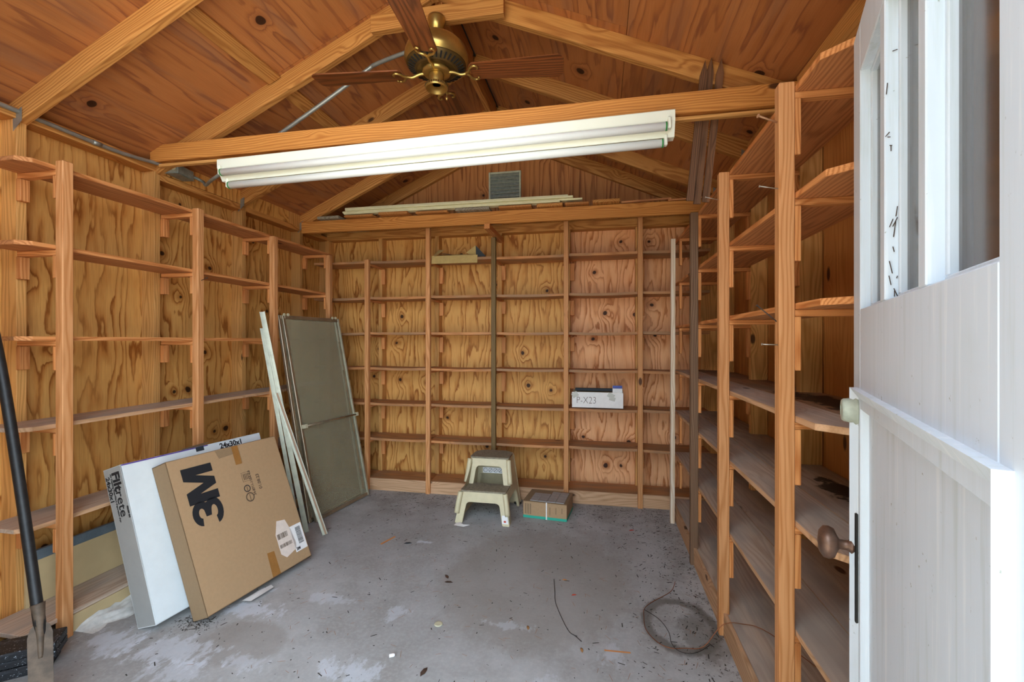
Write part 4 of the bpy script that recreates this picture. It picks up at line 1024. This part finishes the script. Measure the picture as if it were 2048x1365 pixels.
mk('torn_flap', [CM @ Vector(v) for v in ((-0.02, -0.01, -0.07), (0.03, -0.012, 0.012), (0.10, 0.03, 0.075), (0.04, 0.06, 0.085), (-0.01, 0.03, 0.02))], [(0, 1, 2, 3, 4)], M['tancard'], tc)
mk('torn_flap', [CM @ Vector(v) for v in ((0.06, 0.03, 0.045), (0.15, 0.03, 0.030), (0.16, 0.09, 0.045), (0.08, 0.10, 0.06))], [(0, 1, 2, 3)], M['cardboard_side'], tc)
mk('printed_flap', [CM @ Vector(v) for v in ((0.29, 0.05, 0.05), (0.385, 0.02, 0.105), (0.385, 0.03, 0.01))], [(0, 1, 2)], M['tancard'], tc)
mk('printed_flap', [CM @ Vector(v) for v in ((0.385, 0.02, 0.105), (0.47, 0.05, 0.012), (0.385, 0.03, 0.01))], [(0, 1, 2)], M['charcoal'], tc)

# ------------------------------------------------------------------ loose boards over the back tie beam
names = ('leftmost', 'second', 'third', 'fourth', 'fifth', 'sixth', 'seventh', 'eighth', 'ninth')
xs = [(-2.38, 0.20, 'greyply'), (-2.12, 0.26, 'siding'), (-1.80, 0.25, 'siding'), (-1.48, 0.27, 'siding'), (-1.14, 0.28, 'greyply'), (-0.78, 0.26, 'siding'), (-0.48, 0.20, 'rafter'), (-0.26, 0.18, 'siding'), (-0.05, 0.20, 'rafter')]
for k, (x, w, m) in enumerate(xs):
    t_ = 0.016 if k % 2 else 0.022
    o = lumber('loose_plank', (x + w / 2, 3.475 - 0.01 * (k % 3), 2.3765 + t_ / 2), (x + w / 2 + random.uniform(-.03, .03), 4.01, 2.3765 + t_ / 2), w, t_, M[m], None, up=(0, 0, 1))
    tag(o, ('short plank laid over the back tie beam, %s from the left' % names[k]), 'plank', 'short planks over the back tie beam')
for k, (x0, x1, y, dz, m) in enumerate(((0.16, 0.52, 3.50, 0.0, 'shelf_fresh'), (0.50, 0.86, 3.525, 0.004, 'shelf_fresh'))):
    o = lumber('loose_board', (x0, y + 0.02, 2.385 + dz), (x1, y + 0.02, 2.395 + dz), 0.09, 0.014, M[m], None, up=(0, -0.25, 1))
    tag(o, ('thin brown board at the right end of the back tie beam, %s one' % ('left-hand', 'right-hand')[k]), 'board')
wbd = [(-2.13, -0.30, 3.50, 2.411, 0.0, 'lowest long cream trim board on the back tie beam stack'),
       (-2.15, -0.13, 3.515, 2.4265, 0.01, 'second cream trim board from the bottom of the beam-top stack'),
       (-2.12, -0.20, 3.505, 2.442, 0.0, 'third cream trim board from the bottom of the beam-top stack'),
       (-2.13, -0.24, 3.52, 2.4575, 0.005, 'topmost long cream trim board on the back tie beam stack')]
for x0, x1, y, z, sk, lb in wbd:
    tag(lumber('trim_board', (x0, y, z), (x1, y + sk, z), 0.055, 0.0145, M['trimwhite'], None, up=(0, 0, 1)), lb, 'trim board', 'cream trim boards on the back tie beam')

# gable vent
gv = tag(empty('gable_vent', (-0.85, 4.03, 2.59)), 'square grey louvred vent in the back gable', 'vent')
aabox('vent_frame', (-1.0, 4.022, 2.59), (-0.985, 4.039, 2.88), M['vent'], gv); aabox('vent_frame', (-0.715, 4.022, 2.59), (-0.70, 4.039, 2.88), M['vent'], gv)
aabox('vent_frame', (-0.985, 4.022, 2.865), (-0.715, 4.039, 2.88), M['vent'], gv); aabox('vent_frame', (-0.985, 4.022, 2.59), (-0.715, 4.039, 2.605), M['vent'], gv)
for k in range(8):
    z = 2.62 + k * 0.0325
    lumber('slat', (-0.985, 4.030, z), (-0.715, 4.030, z), 0.034, 0.0025, M['vent'], gv, up=(0, -0.45, 1), bev=0)
aabox('back_plate', (-0.985, 4.0365, 2.605), (-0.715, 4.039, 2.865), M['galv_dull'], gv)

# dark pointed pickets standing behind the tie beam
for k, (pt, pb, lb) in enumerate((((0.486, 2.247, 2.645), (0.436, 2.345, 2.02), 'left dark pointed picket behind the tie beam'), ((0.517, 2.264, 2.664), (0.474, 2.372, 2.01), 'middle dark pointed picket behind the tie beam'), ((0.558, 2.250, 2.647), (0.509, 2.348, 2.01), 'right dark pointed picket behind the tie beam'))):
    w = 0.0165
    Mx, L = frame_M(pb, pt, (0, -1, 0))
    o = extrude_poly('picket', [(-L / 2, -w), (L / 2 - 0.065, -w), (L / 2, 0), (L / 2 - 0.065, w), (-L / 2, w)], 0.014, M['picket'], None, M=Mx, bev=0.001)
    tag(o, lb, 'picket', 'dark pickets behind the tie beam')

# ------------------------------------------------------------------ things at the left front corner
sp = tag(empty('spade', (-1.93, 1.24, 0)), 'long black iron spade with a narrow rusty blade at the front left', 'spade')
# shaft line from the blade up to the wall
b0 = Vector((-1.905, 1.225, 0.0)); b1 = Vector((-2.03, 1.30, 0.263)); tp = Vector((-2.47, 1.36, 1.74))
tube('shaft', [b1 + Vector((0.012, 0, -0.05)), b1 + Vector((-0.035, 0.012, 0.09)), Vector((-2.178, 1.345, 0.66)), Vector((-2.258, 1.352, 1.0)), Vector((-2.335, 1.357, 1.296)), tp], lambda t: 0.015 if t < .06 else 0.0175, M['iron'], sp, seg=14)
axv = (b1 - b0).normalized(); vw = (Vector((0, 0, 1.0)) - b0); vw = (vw - axv * vw.dot(axv)).normalized()
BMx, L = frame_M(b0, b1, vw)
extrude_poly('blade', [(-L / 2, -0.031), (L / 2 - 0.02, -0.033), (L / 2 + 0.008, -0.026), (L / 2 + 0.022, -0.014), (L / 2 + 0.022, 0.014), (L / 2 + 0.008, 0.026), (L / 2 - 0.02, 0.033), (-L / 2, 0.031)], 0.005, M['rustblade'], sp, M=BMx, bev=0.0012)
tube('socket', [b1 + Vector((-0.03, 0.012, 0.085)), b1 + Vector((0.0, 0, 0.0)), b1 + (b0 - b1) * 0.32 + vw * 0.004], lambda t: 0.021 - 0.015 * t, M['rustblade'], sp, seg=12)

bb = NB('black_weathered_timber'); co = bb.objco()
nn = bb.noise(bb.vmath('MULTIPLY', co, (4.0, 40.0, 40.0)), 1.0, 4.0, 0.7); n2 = bb.noise(co, 120.0, 3.0, 0.7)
cc = bb.mix(bb.mrange(nn, 0.5, 0.75), lin('#17171a'), lin('#3d3f44')); cc = bb.mix(bb.mrange(n2, 0.60, 0.68), cc, lin('#b8bcc2'))
bb.bump(nn, 0.5, 0.004); M['blacktimber'] = bb.out(cc, 0.55)
d0 = Vector((-2.72 + 0.3, 1.30, 0.0)); dirx = Vector((0.155, 0.128, 0)).normalized()
q0 = Vector((-2.165, 1.440, 0)) - dirx * 0.42; nrm = Vector((-dirx.y, dirx.x, 0))
tm = tag(empty('timber', q0), 'black weathered timber on the floor under the spade', 'timber')
for a, c_, z0, z1 in ((0.0, 0.12, 0.0, 0.040), (0.004, 0.122, 0.042, 0.072), (-0.002, 0.12, 0.074, 0.106)):
    lumber('layer', q0 + nrm * (a + c_) / 2 + Vector((0, 0, (z0 + z1) / 2)), q0 + dirx * (0.42 - 0.02 * (z0 == 0)) + nrm * (a + c_) / 2 + Vector((0, 0, (z0 + z1) / 2)), c_ - a, z1 - z0, M['blacktimber'], tm, bev=0.003)

# beige panel standing on the bottom left shelf
bp = tag(empty('leaning_panel', (-2.57, 2.3, 0.1)), 'beige board with a grey metal top edge standing on the bottom left shelf', 'board')
aabox('board', (-2.592, 1.60, 0.100), (-2.580, 3.10, 0.305), M['panelboard'], bp, bev=0); aabox('metal_edge', (-2.594, 1.60, 0.305), (-2.576, 3.10, 0.352), M['greymetal'], bp)

# powder heap at the foot of the left shelving
V = []; F = []; nx, ny = 14, 20
for i in range(nx + 1):
    for j in range(ny + 1):
        u_, v_ = i / nx, j / ny
        h = 0.070 * max(0, 1 - u_ * 1.05) ** 1.2 * max(0, math.sin(math.pi * min(1, max(0, v_)))) ** 0.8
        h *= 0.75 + 0.35 * math.sin(7 * v_ + 2) * math.cos(3 * u_) + random.uniform(-.05, .05)
        V.append((-2.357 + 0.13 * u_ * (0.62 + 0.28 * math.sin(5 * v_) + 0.14 * math.sin(23 * v_ + 1) + random.uniform(-.06, .06)), 1.64 + 0.50 * v_, max(0.0008, h * (0.8 + random.uniform(0, .4)))))
for i in range(nx):
    for j in range(ny):
        a = i * (ny + 1) + j; F.append((a, a + ny + 1, a + ny + 2, a + 1))
o = mk('powder_heap', V, F, M['plaster'], None, smooth=True); tag(o, 'heap of white plaster powder at the foot of the left shelving', 'powder', kind='stuff')

# ------------------------------------------------------------------ litter on the floor
def wire(name, pts, r, m, label, cat):
    P_ = [(x, y, r + 0.0005 + (z if len(q) > 2 else 0)) for q in pts for x, y, z in [(q[0], q[1], q[2] if len(q) > 2 else 0)]]
    return tag(tube(name, P_, r, M[m], None, seg=6, n=5), label, cat)
wire('copper_wire', [(0.41, 2.61), (0.37, 2.50), (0.27, 2.39), (0.22, 2.32), (0.21, 2.25), (0.21, 2.15), (0.25, 2.07), (0.30, 2.04), (0.36, 2.05), (0.44, 2.06, .01), (0.52, 2.08, .10), (0.60, 2.08, .115), (0.70, 2.05, .105), (0.86, 1.75, .105)], 0.0016, 'copper', 'looped copper-coloured wire on the floor running onto the right bottom shelf', 'wire')
wire('dark_wire', [(0.215, 2.31), (0.28, 2.24), (0.31, 2.15), (0.31, 2.08), (0.33, 2.03), (0.38, 2.02), (0.43, 2.05), (0.47, 2.09)], 0.0015, 'darkwire', 'short dark wire curled inside the copper wire loop', 'wire')
wire('dark_string', [(-0.249, 2.505), (-0.232, 2.38), (-0.215, 2.27), (-0.145, 2.083), (-0.105, 2.04), (-0.078, 2.009)], 0.0018, 'darkwire', 'thin dark cord lying curved in the middle of the floor', 'string')
o = lathe('plastic_disc', [(0.019, 0.0), (0.020, 0.002), (0.018, 0.005), (0.012, 0.004)], M['cream'], None, M=Matrix.Translation((-0.741, 2.005, 0.0005)), seg=24); tag(o, 'small round cream plastic disc on the concrete floor', 'disc')
o = lathe('white_plug', [(0.006, -0.012), (0.007, -0.010), (0.007, 0.006), (0.005, 0.012)], M['paper'], None, M=Matrix.Translation((-0.856, 1.761, 0.0075)) @ Matrix.Rotation(0.5, 4, 'Z') @ Matrix.Rotation(math.radians(90), 4, 'Y'), seg=14); tag(o, 'tiny white plug lying near the front of the floor', 'plug')
def scrap(name, cx, cy, pts, m, label, cat, lift=0.012):
    V = [(cx + x, cy + y, 0.0015 + lift * abs(math.sin(13 * x * 10 + 7 * y * 10 + i))) for i, (x, y) in enumerate(pts)]
    n = len(V); V.append((cx + sum(p[0] for p in pts) / n, cy + sum(p[1] for p in pts) / n, 0.003 + lift * 0.6))
    return tag(mk(name, V, [(i, (i + 1) % n, n) for i in range(n)], M[m], None), label, cat)
scrap('paper_scrap', -1.742, 2.055, [(-0.035, -0.08), (0.01, -0.07), (0.03, -0.01), (0.035, 0.06), (0.0, 0.085), (-0.02, 0.02)], 'paper', 'crumpled white scrap sticking out under the brown carton', 'paper', 0.02)
scrap('plastic_scrap', -0.985, 3.115, [(-0.04, -0.03), (0.03, -0.025), (0.075, -0.005), (0.02, 0.01), (-0.01, 0.035), (-0.035, 0.01)], 'paper', 'white scrap by the left front foot of the stool', 'scrap', 0.01)
def leaf(cx, cy, L, ang, m, label):
    w = L * 0.22; ca, sa = math.cos(ang), math.sin(ang)
    P_ = [(-L / 2, 0, .001), (-L * .2, w * .8, .004), (L * .2, w * .7, .004), (L / 2, 0, .001), (L * .2, -w * .7, .003), (-L * .2, -w * .8, .003)]
    V = [(cx + x * ca - y * sa, cy + x * sa + y * ca, z) for x, y, z in P_] + [(cx, cy, .006)]
    tag(mk('dry_leaf', V, [(i, (i + 1) % 6, 6) for i in range(6)], M[m], None), label, 'leaf', 'dry leaves on the floor')
leaf(-0.692, 1.706, 0.055, 1.4, 'leaf', 'dark dry leaf nearest the camera on the floor')
leaf(-0.845, 2.420, 0.050, 2.2, 'leaf', 'upper of two dark dry leaves left of the floor centre')
leaf(-0.815, 2.365, 0.050, 0.1, 'leaf', 'lower of two dark dry leaves left of the floor centre')
leaf(-1.235, 2.77, 0.055, 0.4, 'charcoal', 'square dark fragment left on the middle floor')
leaf(-0.075, 1.955, 0.035, 1.8, 'twig', 'small brown leaf beyond the end of the dark cord')
leaf(-0.325, 2.06, 0.035, 1.8, 'twig', 'small brown curled leaf in front of the dark cord')
leaf(0.222, 3.256, 0.045, 0.4, 'red', 'small red leaf on the floor in front of the right back shelves')
leaf(-0.19, 2.51, 0.03, 0.1, 'cleat', 'small orange flake beside the far end of the dark string')
leaf(-0.13, 2.37, 0.03, 0.3, 'red', 'small pinkish flake right of the dark string')
o = lumber('wood_splinter', (-1.40, 2.72, 0.004), (-1.36, 2.84, 0.004), 0.010, 0.004, M['cleat'], None, bev=0); tag(o, 'thin orange wood splinter on the floor left of the stool', 'splinter')
o = lumber('wood_splinter', (0.02, 1.97, 0.003), (0.13, 1.975, 0.003), 0.005, 0.003, M['cleat'], None, bev=0); tag(o, 'thin orange wood splinter on the floor near the copper wire', 'splinter')
# crumbs and pine straw nobody could count
V = []; F = []; FM_ = []
def crumb(x, y, s, ang, asp):
    n0 = len(V); ca, sa = math.cos(ang), math.sin(ang)
    for px_, py_, pz in ((-1, -.5, 0), (1, -.6, 0), (.8, .5, 0), (-.9, .6, 0), (0, 0, .6)):
        a_, c_ = px_ * s * asp, py_ * s; V.append((x + a_ * ca - c_ * sa, y + a_ * sa + c_ * ca, 0.0004 + pz * s * .8))
    for f in ((0, 1, 4), (1, 2, 4), (2, 3, 4), (3, 0, 4)): F.append(tuple(i + n0 for i in f))
for k in range(2600):
    t_ = random.random()
    if t_ < .35: x, y = random.uniform(-1.7, .53), 3.69 - abs(random.gauss(0, .35))
    elif t_ < .6: x, y = .54 - abs(random.gauss(0, .22)), random.uniform(1.7, 3.65)
    elif t_ < .7: x, y = random.gauss(-1.87, .05), random.gauss(1.80, .03)
    else: x, y = random.uniform(-2.2, .5), random.uniform(1.35, 3.6)
    if -2.25 < x < 0.545 and 1.2 < y < 3.68: crumb(x, y, random.choice((.0015, .002, .002, .003, .004)), random.uniform(0, 6.28), random.choice((1, 1, 1.5, 2, 4)))
o = mk('floor_litter', V, F, M['dirt'], None); tag(o, 'dark crumbs and plant bits scattered over the concrete floor', 'debris', kind='stuff')
V = []; F = []
for k in range(260): crumb(random.uniform(-1.7, .5), random.uniform(1.5, 3.6), .0014, random.uniform(0, 6.28), random.uniform(6, 16))
o = mk('pine_straw', V, F, M['twig'], None); tag(o, 'thin brown pine straw scattered over the concrete floor', 'debris', kind='stuff')
